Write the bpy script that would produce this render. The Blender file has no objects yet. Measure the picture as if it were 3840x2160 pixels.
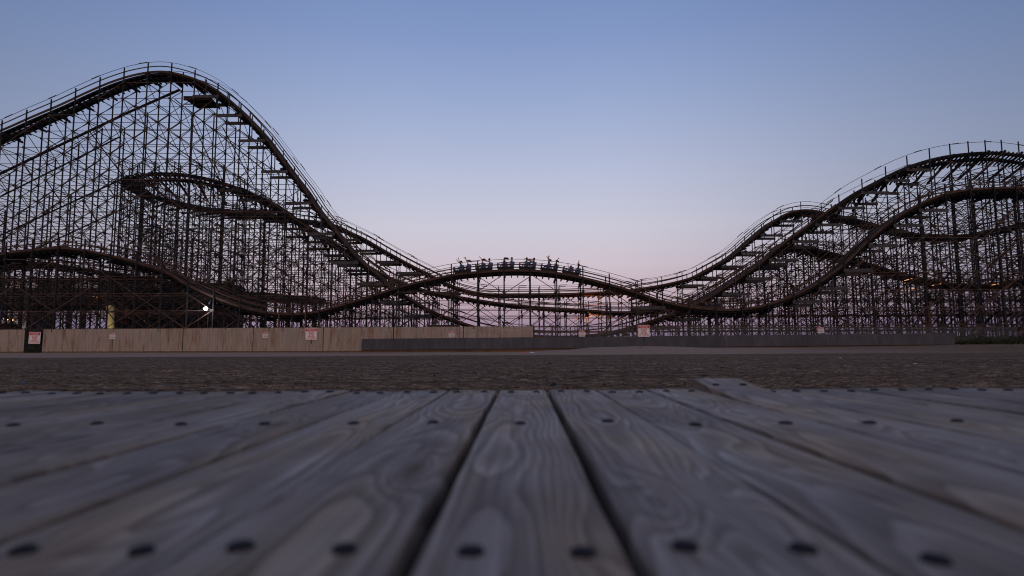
import bpy, math, random
from mathutils import Vector, Matrix, noise
random.seed(7)
C = bpy.context.scene.collection
PI = math.pi

# ------------------------------------------------------------------ camera
H = 0.65
FPX = 2240.0                      # focal length in pixels of a 3840 wide frame
TILT = math.radians(5.46)
ROLL = math.radians(0.30)
CAM = Vector((0, 0, H))
_f = Vector((0, math.cos(TILT), math.sin(TILT)))
_r0 = Vector((1, 0, 0)); _u0 = _r0.cross(_f)
_r = (_r0 * math.cos(ROLL) - _u0 * math.sin(ROLL)).normalized()
_u = _r.cross(_f).normalized()
K = 3840 / 2576.0
def ray(dx, dy):
    "direction for a pixel of the 2576x1449 view"
    return _f + _r * ((dx * K - 1920) / FPX) + _u * ((1080 - dy * K) / FPX)
def at(dx, dy, Y):
    d = ray(dx, dy); return CAM + d * (Y / d.y)
def onz(dx, dy, z):
    d = ray(dx, dy); return CAM + d * ((z - H) / d.z)
cam = bpy.data.cameras.new('camera'); co = bpy.data.objects.new('camera', cam); C.objects.link(co)
cam.sensor_width = 36; cam.lens = 36 * FPX / 3840; cam.clip_start = 0.01; cam.clip_end = 20000
co.matrix_world = Matrix(((_r.x, _u.x, -_f.x, 0), (_r.y, _u.y, -_f.y, 0), (_r.z, _u.z, -_f.z, H), (0, 0, 0, 1)))
cam.dof.use_dof = True; cam.dof.focus_distance = 60; cam.dof.aperture_fstop = 2.5
bpy.context.scene.camera = co

# ------------------------------------------------------------------ helpers
def empty(name, loc=(0, 0, 0), label=None, cat=None, group=None, kind=None):
    o = bpy.data.objects.new(name, None); C.objects.link(o); o.location = loc
    return tag(o, label, cat, group, kind)
def tag(o, label=None, cat=None, group=None, kind=None):
    if label: o['label'] = label
    if cat: o['category'] = cat
    if group: o['group'] = group
    if kind: o['kind'] = kind
    return o
class MB:
    def __init__(s): s.v = []; s.f = []; s.m = []; s.mi = 0
    def poly(s, pts, faces):
        b = len(s.v); s.v += [tuple(p) for p in pts]
        for f in faces: s.f.append([b + i for i in f]); s.m.append(s.mi)
    def box(s, c, d, M=None):
        x, y, z = d[0] / 2, d[1] / 2, d[2] / 2
        P = [Vector((a * x, b * y, e * z)) for a in (-1, 1) for b in (-1, 1) for e in (-1, 1)]
        if M is not None: P = [M @ p for p in P]
        P = [p + Vector(c) for p in P]
        s.poly(P, [(0, 1, 3, 2), (4, 6, 7, 5), (0, 4, 5, 1), (2, 3, 7, 6), (0, 2, 6, 4), (1, 5, 7, 3)])
    def beam(s, p, q, w, h, up=(0, 0, 1)):
        "w = across, h = along up"
        p = Vector(p); q = Vector(q); t = q - p
        if t.length < 1e-5: return
        t.normalize(); up = Vector(up)
        if abs(t.dot(up)) > .98: up = Vector((0, 1, 0))
        n = t.cross(up).normalized(); u = n.cross(t)
        a = n * (w / 2); b = u * (h / 2)
        P = [p - a - b, p + a - b, p + a + b, p - a + b, q - a - b, q + a - b, q + a + b, q - a + b]
        s.poly(P, [(0, 1, 2, 3), (7, 6, 5, 4), (0, 4, 5, 1), (1, 5, 6, 2), (2, 6, 7, 3), (3, 7, 4, 0)])
    def tube(s, pts, r, n=8, cap=True):
        pts = [Vector(p) for p in pts]; rr = r if isinstance(r, (list, tuple)) else [r] * len(pts)
        rings = []
        for i, p in enumerate(pts):
            t = (pts[min(i + 1, len(pts) - 1)] - pts[max(i - 1, 0)]).normalized()
            up = Vector((0, 0, 1)) if abs(t.z) < .9 else Vector((0, 1, 0))
            a = t.cross(up).normalized(); b = a.cross(t)
            rings.append([p + a * rr[i] * math.cos(2 * PI * k / n) + b * rr[i] * math.sin(2 * PI * k / n) for k in range(n)])
        F = []
        for i in range(len(pts) - 1):
            for k in range(n):
                F.append((i * n + k, i * n + (k + 1) % n, (i + 1) * n + (k + 1) % n, (i + 1) * n + k))
        if cap: F.append(tuple(range(n))[::-1]); F.append(tuple((len(pts) - 1) * n + k for k in range(n)))
        s.poly([v for R in rings for v in R], F)
    def sweep(s, frames, l0, l1, u0, u1):
        "frames: (pos, lateral, up) ; box section between lateral l0..l1 and up u0..u1"
        b = []; F = []
        for (p, n, u) in frames:
            b += [p + n * l0 + u * u0, p + n * l1 + u * u0, p + n * l1 + u * u1, p + n * l0 + u * u1]
        for i in range(len(frames) - 1):
            for k in range(4):
                F.append((i * 4 + k, i * 4 + (k + 1) % 4, i * 4 + 4 + (k + 1) % 4, i * 4 + 4 + k))
        e = (len(frames) - 1) * 4
        F += [(3, 2, 1, 0), (e, e + 1, e + 2, e + 3)]
        s.poly(b, F)
    def ball(s, c, r, nu=10, nv=7):
        c = Vector(c); r = Vector(r) if not isinstance(r, (int, float)) else Vector((r, r, r))
        V = [c + Vector((0, 0, r.z))]
        for j in range(1, nv):
            a = PI * j / nv
            for i in range(nu):
                b = 2 * PI * i / nu
                V.append(c + Vector((r.x * math.sin(a) * math.cos(b), r.y * math.sin(a) * math.sin(b), r.z * math.cos(a))))
        V.append(c - Vector((0, 0, r.z)))
        F = [(0, 1 + i, 1 + (i + 1) % nu) for i in range(nu)]
        for j in range(nv - 2):
            for i in range(nu):
                a = 1 + j * nu
                F.append((a + i, a + nu + i, a + nu + (i + 1) % nu, a + (i + 1) % nu))
        a = 1 + (nv - 2) * nu
        F += [(a + i, len(V) - 1, a + (i + 1) % nu) for i in range(nu)]
        s.poly(V, F)
    def prism(s, prof, axis, a0, a1):
        "2-D profile (closed) extruded along axis 'y' from a0 to a1 (profile is x,z)"
        n = len(prof)
        if axis == 'y': P = [Vector((x, a0, z)) for x, z in prof] + [Vector((x, a1, z)) for x, z in prof]
        else: P = [Vector((a0, x, z)) for x, z in prof] + [Vector((a1, x, z)) for x, z in prof]
        F = [tuple(range(n))[::-1], tuple(range(n, 2 * n))] + [(i, (i + 1) % n, n + (i + 1) % n, n + i) for i in range(n)]
        s.poly(P, F)
    def build(s, name, mat, parent=None, smooth=False, loc=None):
        me = bpy.data.meshes.new(name)
        org = Vector(loc) if loc is not None else None
        me.from_pydata([tuple(Vector(v) - org) for v in s.v] if org is not None else s.v, [], s.f)
        mats = mat if isinstance(mat, (list, tuple)) else [mat]
        for m in mats: me.materials.append(m)
        if len(mats) > 1: me.polygons.foreach_set('material_index', s.m)
        if smooth: me.polygons.foreach_set('use_smooth', [True] * len(s.f))
        me.update()
        o = bpy.data.objects.new(name, me); C.objects.link(o)
        if org is not None: o.location = org
        if parent is not None:
            o.parent = parent
            if org is None: o.location = -Vector(parent.location) if parent.parent is None and parent.type == 'EMPTY' and parent.get('_abs') else (0, 0, 0)
        return o

# ------------------------------------------------------------------ materials
def newmat(name):
    m = bpy.data.materials.new(name); m.use_nodes = True
    nt = m.node_tree; nt.nodes.clear()
    out = nt.nodes.new('ShaderNodeOutputMaterial'); b = nt.nodes.new('ShaderNodeBsdfPrincipled')
    nt.links.new(b.outputs[0], out.inputs[0])
    return m, nt, b
def N(nt, t, **kw):
    n = nt.nodes.new(t)
    for k, v in kw.items(): setattr(n, k, v)
    return n
def ramp(nt, fac, stops):
    r = N(nt, 'ShaderNodeValToRGB'); e = r.color_ramp.elements
    while len(e) > 1: e.remove(e[0])
    e[0].position = stops[0][0]; e[0].color = (*stops[0][1], 1)
    for p, c in stops[1:]:
        x = e.new(p); x.color = (*c, 1)
    nt.links.new(fac, r.inputs[0]); return r.outputs[0]
def mth(nt, op, a, b=None, c=None):
    n = N(nt, 'ShaderNodeMath', operation=op)
    for i, v in enumerate((a, b, c)):
        if v is None: continue
        if isinstance(v, (int, float)): n.inputs[i].default_value = v
        else: nt.links.new(v, n.inputs[i])
    return n.outputs[0]
def noi(nt, vec, scale, detail=4, rough=.55, w=None):
    n = N(nt, 'ShaderNodeTexNoise'); n.inputs['Scale'].default_value = scale
    n.inputs['Detail'].default_value = detail; n.inputs['Roughness'].default_value = rough
    if w is not None:
        n.noise_dimensions = '4D'
        nt.links.new(w, n.inputs['W'])
    nt.links.new(vec, n.inputs['Vector']); return n.outputs[0]
def vmul(nt, vec, s):
    n = N(nt, 'ShaderNodeVectorMath', operation='MULTIPLY'); nt.links.new(vec, n.inputs[0]); n.inputs[1].default_value = s
    return n.outputs[0]
def mix(nt, fac, a, b, mode='MIX'):
    n = N(nt, 'ShaderNodeMix', data_type='RGBA', blend_type=mode)
    for i, v in ((0, fac), (6, a), (7, b)):
        if isinstance(v, (int, float)): n.inputs[i].default_value = v
        elif isinstance(v, tuple): n.inputs[i].default_value = (*v, 1)
        else: nt.links.new(v, n.inputs[i])
    return n.outputs[2]
def bump(nt, b, h, strength, dist):
    n = N(nt, 'ShaderNodeBump'); n.inputs['Strength'].default_value = strength; n.inputs['Distance'].default_value = dist
    nt.links.new(h, n.inputs['Height']); nt.links.new(n.outputs[0], b.inputs['Normal'])
def plain(name, col, rough=.7, var=.35, scale=2.0, metal=0, stretch=(1, 1, 1)):
    m, nt, b = newmat(name)
    tc = N(nt, 'ShaderNodeTexCoord'); v = vmul(nt, tc.outputs['Object'], stretch)
    n = noi(nt, v, scale, 5, .6)
    d = tuple(c * (1 - var) for c in col); l = tuple(min(1, c * (1 + var)) for c in col)
    nt.links.new(ramp(nt, n, [(.3, d), (.7, l)]), b.inputs['Base Color'])
    b.inputs['Roughness'].default_value = rough; b.inputs['Metallic'].default_value = metal; b.inputs['Specular IOR Level'].default_value = .12 if max(col) < .1 else .4
    return m
def emit(name, col, s):
    m, nt, b = newmat(name); b.inputs['Base Color'].default_value = (*col, 1)
    b.inputs['Emission Color'].default_value = (*col, 1); b.inputs['Emission Strength'].default_value = s
    return m
M = {}
M['post'] = plain('post wood', (.020, .021, .027), .8, .35, 1.2, stretch=(3, 3, .4))
M['brown'] = plain('brown timber', (.055, .033, .028), .75, .4, 1.5)
M['dark'] = plain('dark timber', (.016, .0125, .012), .8, .4, 1.5)
M['brace'] = plain('brown bracing', (.075, .047, .04), .75, .5, 1.5)
M['steel'] = plain('weathered rail', (.08, .075, .08), .45, .3, 3, .6)
M['grey'] = plain('grey beam', (.05, .048, .056), .7, .3, 1.2)
M['plate'] = plain('gusset plate', (.034, .034, .038), .6, .3, 2)
M['black'] = plain('black metal', (.015, .015, .018), .5, .2)
M['blue'] = plain('blue seat shell', (.010, .05, .17), .5, .15)
M['fencepost'] = plain('fence post', (.03, .028, .028), .7, .3)
M['wire'] = plain('chain wire', (.14, .14, .15), .5, .2, metal=.5)
M['white'] = plain('white paint', (.62, .60, .64), .6, .06)
M['signred'] = plain('sign red', (.42, .006, .02), .5, .05)
M['signblack'] = plain('sign black', (.02, .02, .025), .5, .1)
M['orange'] = plain('sign orange', (.7, .25, .02), .5, .1)
M['redwall'] = plain('dark red siding', (.10, .016, .014), .8, .3, 1.5)
M['yellow'] = plain('yellow paint', (.50, .43, .24), .7, .15, 1.0)
M['darkroof'] = plain('dark roofing', (.035, .034, .038), .85, .3)
M['shop'] = plain('dark cladding', (.05, .042, .036), .8, .4)  # even dark brown base colour
M['shrub'] = plain('dark leaves', (.035, .045, .022), .9, .5, 6)
M['palm'] = plain('palm leaves', (.03, .035, .02), .9, .4, 6)
M['flagred'] = plain('red cloth', (.45, .03, .02), .8, .1)
M['flagblue'] = plain('blue cloth', (.02, .09, .32), .8, .1)
M['lampwarm'] = emit('warm bulb', (1, .55, .2), 8)
M['lampwhite'] = emit('flood lamp glass', (.95, .97, 1), 14)
M['tube'] = emit('warm glow strip', (1, .5, .2), .7)  # also glows on the strips that stand in for lit timber
M['awning'] = plain('cream awning', (.4, .36, .24), .7, .2)

# timber of the deck
def deck_mat():
    m, nt, b = newmat('weathered deck board')
    tc = N(nt, 'ShaderNodeTexCoord'); oi = N(nt, 'ShaderNodeObjectInfo')
    P = tc.outputs['Object']; R = oi.outputs['Random']
    sep = N(nt, 'ShaderNodeSeparateXYZ'); nt.links.new(P, sep.inputs[0])
    w = mth(nt, 'MULTIPLY', R, 57.3)
    drift = noi(nt, vmul(nt, P, (1.5, .65, 1)), 1.0, 2, .5, w)
    w2 = mth(nt, 'ADD', w, 13.7)
    depth = noi(nt, vmul(nt, P, (1.0, .5, 1)), 1.0, 3, .5, w2)
    fine = noi(nt, vmul(nt, P, (22, 3.0, 1)), 1.0, 3, .6, w)
    # knots
    vo = N(nt, 'ShaderNodeTexVoronoi', feature='F1'); vo.voronoi_dimensions = '3D'
    off = N(nt, 'ShaderNodeVectorMath', operation='ADD'); cx = N(nt, 'ShaderNodeCombineXYZ')
    nt.links.new(w, cx.inputs[2]); nt.links.new(vmul(nt, P, (8, 1.9, 1)), off.inputs[0]); nt.links.new(cx.outputs[0], off.inputs[1])
    nt.links.new(off.outputs[0], vo.inputs['Vector']); vo.inputs['Scale'].default_value = 1
    kd = vo.outputs['Distance']
    knot = mth(nt, 'POWER', mth(nt, 'MAXIMUM', mth(nt, 'SUBTRACT', 1.0, mth(nt, 'MULTIPLY', kd, 2.2)), 0.0), 2.0)
    x = mth(nt, 'ADD', sep.outputs[0], mth(nt, 'MULTIPLY', mth(nt, 'SUBTRACT', R, .5), .10))
    x = mth(nt, 'ADD', x, mth(nt, 'MULTIPLY', mth(nt, 'SUBTRACT', drift, .5), .10))
    z = mth(nt, 'MULTIPLY', mth(nt, 'SUBTRACT', depth, .02), .26)
    r = mth(nt, 'SQRT', mth(nt, 'ADD', mth(nt, 'MULTIPLY', x, x), mth(nt, 'MULTIPLY', z, z)))
    r = mth(nt, 'ADD', r, mth(nt, 'MULTIPLY', knot, .045))
    r = mth(nt, 'ADD', r, mth(nt, 'MULTIPLY', fine, .008))
    ph = mth(nt, 'FRACT', mth(nt, 'MULTIPLY', r, 125.0))
    ring = ramp(nt, ph, [(0, (.12,) * 3), (.45, (.5,) * 3), (.8, (1,) * 3), (.93, (.9,) * 3), (1, (.12,) * 3)])
    base = ramp(nt, ring, [(0, (.118, .105, .10)), (.5, (.185, .171, .168)), (1, (.250, .236, .240))])
    tan = noi(nt, vmul(nt, P, (7, 1.7, 1)), 1.0, 4, .6, w2)
    tf = ramp(nt, tan, [(.42, (0, 0, 0)), (.64, (.9, .9, .9))])
    col = mix(nt, tf, base, mix(nt, ring, (.135, .097, .066), (.28, .222, .165)))
    st = noi(nt, vmul(nt, P, (110, 1.6, 1)), 1.0, 5, .72, w)
    col = mix(nt, 1.0, col, ramp(nt, st, [(.32, (.50, .47, .46)), (.5, (.95, .95, .95)), (.7, (1.25, 1.25, 1.28))]), 'MULTIPLY')
    bl = noi(nt, vmul(nt, P, (3, 2.4, 1)), 1.0, 3, .6, w)
    col = mix(nt, 1.0, col, ramp(nt, bl, [(.35, (.62, .6, .62)), (.62, (1.1, 1.1, 1.1))]), 'MULTIPLY')
    col = mix(nt, ramp(nt, knot, [(.45, (0, 0, 0)), (.8, (.8, .8, .8))]), col, (.07, .042, .03))
    tone = ramp(nt, R, [(0, (.78, .77, .79)), (.5, (1, 1, 1)), (1, (1.15, 1.13, 1.12))])
    col = mix(nt, 1.0, col, tone, 'MULTIPLY')
    nt.links.new(col, b.inputs['Base Color'])
    b.inputs['Roughness'].default_value = .78; b.inputs['Specular IOR Level'].default_value = .3
    hgt = mth(nt, 'ADD', mth(nt, 'MULTIPLY', ring, .5), mth(nt, 'MULTIPLY', st, .6))
    bump(nt, b, hgt, .7, .002)
    return m
M['deck'] = deck_mat()
M['bolt'] = plain('carriage bolt', (.010, .011, .018), .7, .2)

def sand_mat():
    m, nt, b = newmat('beach sand')
    tc = N(nt, 'ShaderNodeTexCoord'); P = tc.outputs['Object']
    sep = N(nt, 'ShaderNodeSeparateXYZ'); nt.links.new(P, sep.inputs[0])
    a = noi(nt, vmul(nt, P, (1.2, 3.2, 1)), 2.2, 8, .72)
    c = noi(nt, vmul(nt, P, (.10, 2.2, 1)), 1.0, 5, .65)
    f = noi(nt, vmul(nt, P, (9, 14, 9)), 1.0, 6, .75)
    dark = ramp(nt, a, [(.34, (.034, .024, .018)), (.5, (.105, .073, .052)), (.68, (.24, .175, .13))])  # palest stop puts highlights on the clod tops into the colour
    dark = mix(nt, 1.0, dark, ramp(nt, c, [(.35, (.55, .54, .54)), (.62, (1.3, 1.3, 1.3))]), 'MULTIPLY')
    dark = mix(nt, 1.0, dark, ramp(nt, f, [(.35, (.45, .45, .45)), (.65, (1.45, 1.42, 1.4))]), 'MULTIPLY')
    light = ramp(nt, a, [(.3, (.20, .147, .120)), (.7, (.29, .218, .18))])
    light = mix(nt, 1.0, light, ramp(nt, c, [(.3, (.8, .8, .8)), (.7, (1.1, 1.1, 1.1))]), 'MULTIPLY')
    edge = noi(nt, vmul(nt, P, (.18, .3, 1)), 1.0, 5, .6)
    y = mth(nt, 'ADD', sep.outputs[1], mth(nt, 'MULTIPLY', edge, 6.0))
    k = N(nt, 'ShaderNodeMapRange'); nt.links.new(y, k.inputs[0]); k.inputs[1].default_value = 41.3; k.inputs[2].default_value = 42.8
    # right hand end stays dull brown
    kx = N(nt, 'ShaderNodeMapRange'); nt.links.new(mth(nt, 'ADD', sep.outputs[0], mth(nt, 'MULTIPLY', edge, 8)), kx.inputs[0])
    kx.inputs[1].default_value = 19; kx.inputs[2].default_value = 42; kx.inputs[3].default_value = 1; kx.inputs[4].default_value = .15
    fac = mth(nt, 'MULTIPLY', k.outputs[0], kx.outputs[0])
    nt.links.new(mix(nt, fac, dark, light), b.inputs['Base Color'])
    b.inputs['Roughness'].default_value = .95; b.inputs['Specular IOR Level'].default_value = .1
    hh = mth(nt, 'ADD', a, mth(nt, 'MULTIPLY', f, .35))
    bump(nt, b, hh, .8, .06)
    return m
M['sand'] = sand_mat()

def slat_mat():
    m, nt, b = newmat('rust stained slats')
    tc = N(nt, 'ShaderNodeTexCoord'); P = tc.outputs['Object']
    base = ramp(nt, noi(nt, vmul(nt, P, (1.6, 1, .25)), 1.0, 4, .6),
                [(.35, (.26, .215, .165)), (.47, (.33, .265, .25)), (.55, (.25, .225, .195)), (.65, (.33, .26, .20))])
    sl = noi(nt, vmul(nt, P, (11.1, 0, 0)), 1.0, 2, .8)
    base = mix(nt, 1.0, base, ramp(nt, sl, [(.3, (.86, .85, .85)), (.7, (1.1, 1.1, 1.1))]), 'MULTIPLY')
    ru = noi(nt, vmul(nt, P, (2.2, 1, .28)), 1.0, 7, .72)
    rf = ramp(nt, ru, [(.51, (0, 0, 0)), (.64, (.9, .9, .9))])
    col = mix(nt, rf, base, (.17, .075, .03))
    # woven wire in front: fine diagonal weave
    sep = N(nt, 'ShaderNodeSeparateXYZ'); nt.links.new(P, sep.inputs[0])
    dg = mth(nt, 'FRACT', mth(nt, 'MULTIPLY', mth(nt, 'ADD', sep.outputs[0], sep.outputs[2]), 8.0))
    wv = mth(nt, 'LESS_THAN', dg, .3)
    col = mix(nt, mth(nt, 'MULTIPLY', wv, .35), col, (.10, .08, .08))
    nt.links.new(col, b.inputs['Base Color']); b.inputs['Roughness'].default_value = .75
    return m
M['slat'] = slat_mat()
def wall_mat():
    m, nt, b = newmat('stained grey wall sheet')
    tc = N(nt, 'ShaderNodeTexCoord'); P = tc.outputs['Object']; oi = N(nt, 'ShaderNodeObjectInfo')
    n = noi(nt, vmul(nt, P, (.9, 1, .35)), 1.5, 7, .68)
    col = ramp(nt, n, [(.3, (.030, .031, .041)), (.5, (.044, .045, .060)), (.7, (.066, .067, .086))])
    n2 = noi(nt, vmul(nt, P, (9, 1, .5)), 1.0, 4, .6)
    col = mix(nt, 1.0, col, ramp(nt, n2, [(.3, (.82,) * 3), (.7, (1.14,) * 3)]), 'MULTIPLY')
    col = mix(nt, 1.0, col, ramp(nt, oi.outputs['Random'], [(0, (.88, .87, .88)), (1, (1.14, 1.13, 1.14))]), 'MULTIPLY')
    nt.links.new(col, b.inputs['Base Color']); b.inputs['Roughness'].default_value = .8
    return m
M['wall'] = wall_mat()
def rust_mat():
    m, nt, b = newmat('rusty base strip')
    tc = N(nt, 'ShaderNodeTexCoord'); P = tc.outputs['Object']
    n = noi(nt, vmul(nt, P, (.8, 1, .4)), 1.0, 6, .7)
    nt.links.new(ramp(nt, n, [(.38, (.07, .045, .035)), (.5, (.12, .07, .04)), (.58, (.10, .058, .034)), (.72, (.10, .08, .062))]), b.inputs['Base Color'])
    b.inputs['Roughness'].default_value = .9
    return m
M['rust'] = rust_mat()
def water_mat():
    m, nt, b = newmat('sea water')
    tc = N(nt, 'ShaderNodeTexCoord'); P = tc.outputs['Object']
    b.inputs['Base Color'].default_value = (.02, .03, .05, 1); b.inputs['Roughness'].default_value = .25
    bump(nt, b, noi(nt, vmul(nt, P, (.2, .5, 1)), 1.0, 4, .6), .4, .5)
    return m
M['sea'] = water_mat()

# ------------------------------------------------------------------ ground
_prof = [(-200, 888), (0, 888), (600, 887), (910, 887), (1300, 885), (1420, 880), (1500, 873.5), (1620, 871), (1800, 874.5), (2000, 874), (2300, 870), (2400, 867), (2700, 866)]
GP = [(at(a, b, 55).x, max(0.0, at(a, b, 55).z)) for a, b in _prof]
def ss(t): t = max(0, min(1, t)); return t * t * (3 - 2 * t)
def gh(x, y):
    if x <= GP[0][0]: z = GP[0][1]
    elif x >= GP[-1][0]: z = GP[-1][1]
    else:
        for (a, za), (b, zb) in zip(GP, GP[1:]):
            if a <= x <= b: z = za + (zb - za) * ss((x - a) / (b - a)); break
    k = ss((y - 42) / 12.0)
    if y > 120: k *= 1 - ss((y - 120) / 40)
    z *= k
    if y > 150: z -= 2.5 * ss((y - 150) / 60)
    return z
def clod(x, y):
    if y < 3 or y > 62: return 0
    amp = .030 * (1 - ss((y - 14) / 26)) + .006
    if y > 38: amp = .008
    v = Vector((x * 3.2, y * 4.2, 0))
    h = noise.noise(v) + .6 * noise.noise(v * 2.3) + .4 * noise.noise(v * 5.1)
    band = noise.noise(Vector((x * .12, y * 1.1, 4.0)))
    r = (abs(h) ** .8) * (1 if h > 0 else -.6)
    return amp * r * (1 + 1.6 * max(0, band)) + .018 * band * (1 if y < 40 else .3)
ys = [-600, -120, -30, -8, 0, 2, 4]
y = 5.5
while y < 62: ys.append(y); y *= 1.0078
ys += [66, 72, 80, 90, 105, 120, 130, 140, 150, 165, 180, 210, 300, 700, 2500, 9000]
ss_ = [-14, -6, -3, -1.8, -1.3] + [-.95 + 1.9 * i / 600 for i in range(601)] + [1.3, 1.8, 3, 6, 14]
V = []; F = []
for y in ys:
    wy = max(y, 4) + 8
    for s in ss_:
        x = s * wy; fine = abs(s) <= .951 and 5 < y < 62
        V.append((x, y, gh(x, y) + (clod(x, y) if fine else 0)))
nc = len(ss_)
for i in range(len(ys) - 1):
    for j in range(nc - 1):
        F.append((i * nc + j, i * nc + j + 1, (i + 1) * nc + j + 1, (i + 1) * nc + j))
g = MB(); g.v = V; g.f = F; g.m = [0] * len(F)
o = g.build('sand', M['sand'], smooth=True); tag(o, 'raked brown beach sand with a pale strip along the fence', 'sand', kind='structure')
g = MB(); g.poly([(-9000, 190, -1.2), (9000, 190, -1.2), (9000, 12000, -1.2), (-9000, 12000, -1.2)], [(0, 1, 2, 3)])
tag(g.build('sea', M['sea']), 'dull sea beyond the beach', 'sea', kind='structure')

# loose clods lying on the raked sand (uncountable)
g = MB(); rnd = random.Random(3)
for i in range(5200):
    yy = 6.5 * (40 / 6.5) ** (rnd.random() ** 1.5); xx = rnd.uniform(-.9, .9) * (yy + .5)
    if noise.noise(Vector((xx * .3, yy * 1.1, 4.0))) < -.12 and rnd.random() < .7: continue
    r = rnd.uniform(.012, .03) * (1 + (rnd.random() < .04) * 1.2)
    z = gh(xx, yy) + clod(xx, yy)
    P = [Vector((rnd.uniform(.6, 1.4) * a, rnd.uniform(.6, 1.3) * b, rnd.uniform(.4, .9) * c)) * r + Vector((xx, yy, z + r * .2))
         for a, b, c in ((1, 0, 0), (-1, 0, 0), (0, 1, 0), (0, -1, 0), (0, 0, 1), (0, 0, -1))]
    g.poly(P, [(0, 2, 4), (2, 1, 4), (1, 3, 4), (3, 0, 4), (2, 0, 5), (1, 2, 5), (3, 1, 5), (0, 3, 5)])
tag(g.build('sand_clods', M['sand']), 'loose damp sand clods scattered over the raked beach', 'sand clods', kind='stuff')

# ------------------------------------------------------------------ boardwalk
DZ = H - .166
vp = ray(1962 / K, 1296 / K); dirp = Vector((vp.x, vp.y, 0)).normalized(); side = Vector((dirp.y, -dirp.x, 0))
far_c = onz(1315, 981, DZ)                       # far end, middle board
L = onz(1253, 981, DZ); Rr = onz(1377, 981, DZ)
BW = (Rr - L).dot(side)
v0 = far_c.dot(dirp)
rowY = [onz(1315, 986.5, DZ).dot(dirp), onz(1311, 1066, DZ).dot(dirp), onz(1311, 1389, DZ).dot(dirp), -.35, -1.15]
bw = empty('boardwalk', (0, 0, 0), 'weathered grey plank boardwalk laid across the sand', 'boardwalk', kind='structure')
rnd = random.Random(11)
yaw = math.atan2(-side.y, -side.x) + PI
for i in range(-17, 18):
    c = far_c.dot(side) + i * BW
    gl = .0045 + rnd.random() * .002
    gr = .0045 + rnd.random() * .002
    if i == 0: gl = gr = .0085
    if i == -1: gr = .007
    if i == 1: gl = .007
    w0, w1 = -BW / 2 + gl, BW / 2 - gr
    g = MB(); n = 44; y0 = -1.9; y1 = v0 + rnd.uniform(-.006, .006)
    if i == 4: y1 = v0 + .05
    zo = rnd.uniform(-.0025, .0025); cup = rnd.uniform(-.0022, .0015); ph = rnd.random() * 6; V = []; F = []
    prof = [(w0, -.038), (w0, -.004), (w0 + .003, -.0008), (w0 * .5, 0), (0, 0), (w1 * .5, 0), (w1 - .003, -.0008), (w1, -.004), (w1, -.038)]
    for k in range(n + 1):
        yy = y0 + (y1 - y0) * k / n; lift = zo + .0018 * math.sin(yy * 2.3 + ph)
        if i == 4: t = max(0, (yy - (v0 - .75)) / .75); lift += .031 * t ** 2.4
        wob = .0016 * noise.noise(Vector((i * 7.1, yy * 3, 0)))
        for (px, pz) in prof:
            e = wob + (.0014 * noise.noise(Vector((i * 3.3 + px * 20, yy * 9, 2))) if abs(px) > BW * .4 else 0)
            V.append((px + e, yy, pz + lift + cup * (1 - (px / (BW / 2)) ** 2)))
    m = len(prof)
    for k in range(n):
        for q in range(m): F.append((k * m + q, k * m + (q + 1) % m, (k + 1) * m + (q + 1) % m, (k + 1) * m + q))
    F.append(tuple(range(m))); F.append(tuple(n * m + q for q in range(m))[::-1])
    g.poly(V, F)
    o = g.build('plank', M['deck'], bw)
    o.location = side * c + Vector((0, 0, DZ)); o.rotation_euler = (0, 0, math.atan2(side.y, side.x))
    # bolts
    for rI, ry in enumerate(rowY):
        xs = (-.5, .5) if rI in (0, 2, 3) else (0,)
        for q in xs:
            bx = q * BW * .5 + rnd.uniform(-.006, .006); by = ry + rnd.uniform(-.01, .01)
            if rI > 2 and abs(i) > 4: continue
            if rI == 2 and abs(i) > 9: continue
            b = MB(); lz = zo + .0018 * math.sin(by * 2.3 + ph) + cup * (1 - (bx / (BW / 2)) ** 2) + .0006; br_ = rnd.uniform(.0098, .0118) if rI == 2 else rnd.uniform(.0118, .0148)
            if i == 4: t = max(0, (by - (v0 - .75)) / .75); lz += .031 * t ** 2.4
            b.tube([(bx, by, lz - .002), (bx, by, lz + .0015), (bx, by, lz + .0036), (bx, by, lz + .0048)], [br_, br_, br_ * .82, br_ * .4], 14)
            b.build('bolt', M['bolt'], o)
g = MB()
for ry in rowY[:4] + [v0 - .06]:
    if ry == rowY[0]: continue
    a = side * (far_c.dot(side) - 17.5 * BW) + dirp * ry; b = side * (far_c.dot(side) + 17.5 * BW) + dirp * ry
    for z in (DZ - .12,): g.beam(a + Vector((0, 0, z)), b + Vector((0, 0, z)), .045, .14)
g.build('joist', M['dark'], bw)

# ------------------------------------------------------------------ roller coaster tracks
def cr(P, t):
    n = len(P) - 1; i = min(int(t), n - 1); f = t - i
    p = [P[max(i - 1, 0)], P[i], P[i + 1], P[min(i + 2, n)]]
    out = []
    for a, b, c, d in zip(*p):
        out.append(.5 * ((2 * b) + (c - a) * f + (2 * a - 5 * b + 4 * c - d) * f * f + (3 * b - a - 3 * c + d) * f ** 3))
    return out
coaster = empty('roller_coaster', at(1288, 880, 66), 'huge dark wooden roller coaster with a tall first hill and trestle framework', 'roller coaster')
coaster.location = (0, 66, 0); coaster['_abs'] = 1
all_bents = []
def frame(p, t, bank):
    tp = Vector((t.x, t.y, 0)).normalized(); n = Vector((-tp.y, tp.x, 0)); t = t.normalized()
    u = n.cross(t) * -1; u = t.cross(n)
    if u.z < 0: u = -u
    b = math.radians(bank)
    n2 = n * math.cos(b) + u * math.sin(b); u2 = u * math.cos(b) - n * math.sin(b)
    return (p, n2, u2)
TR = {}
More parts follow.
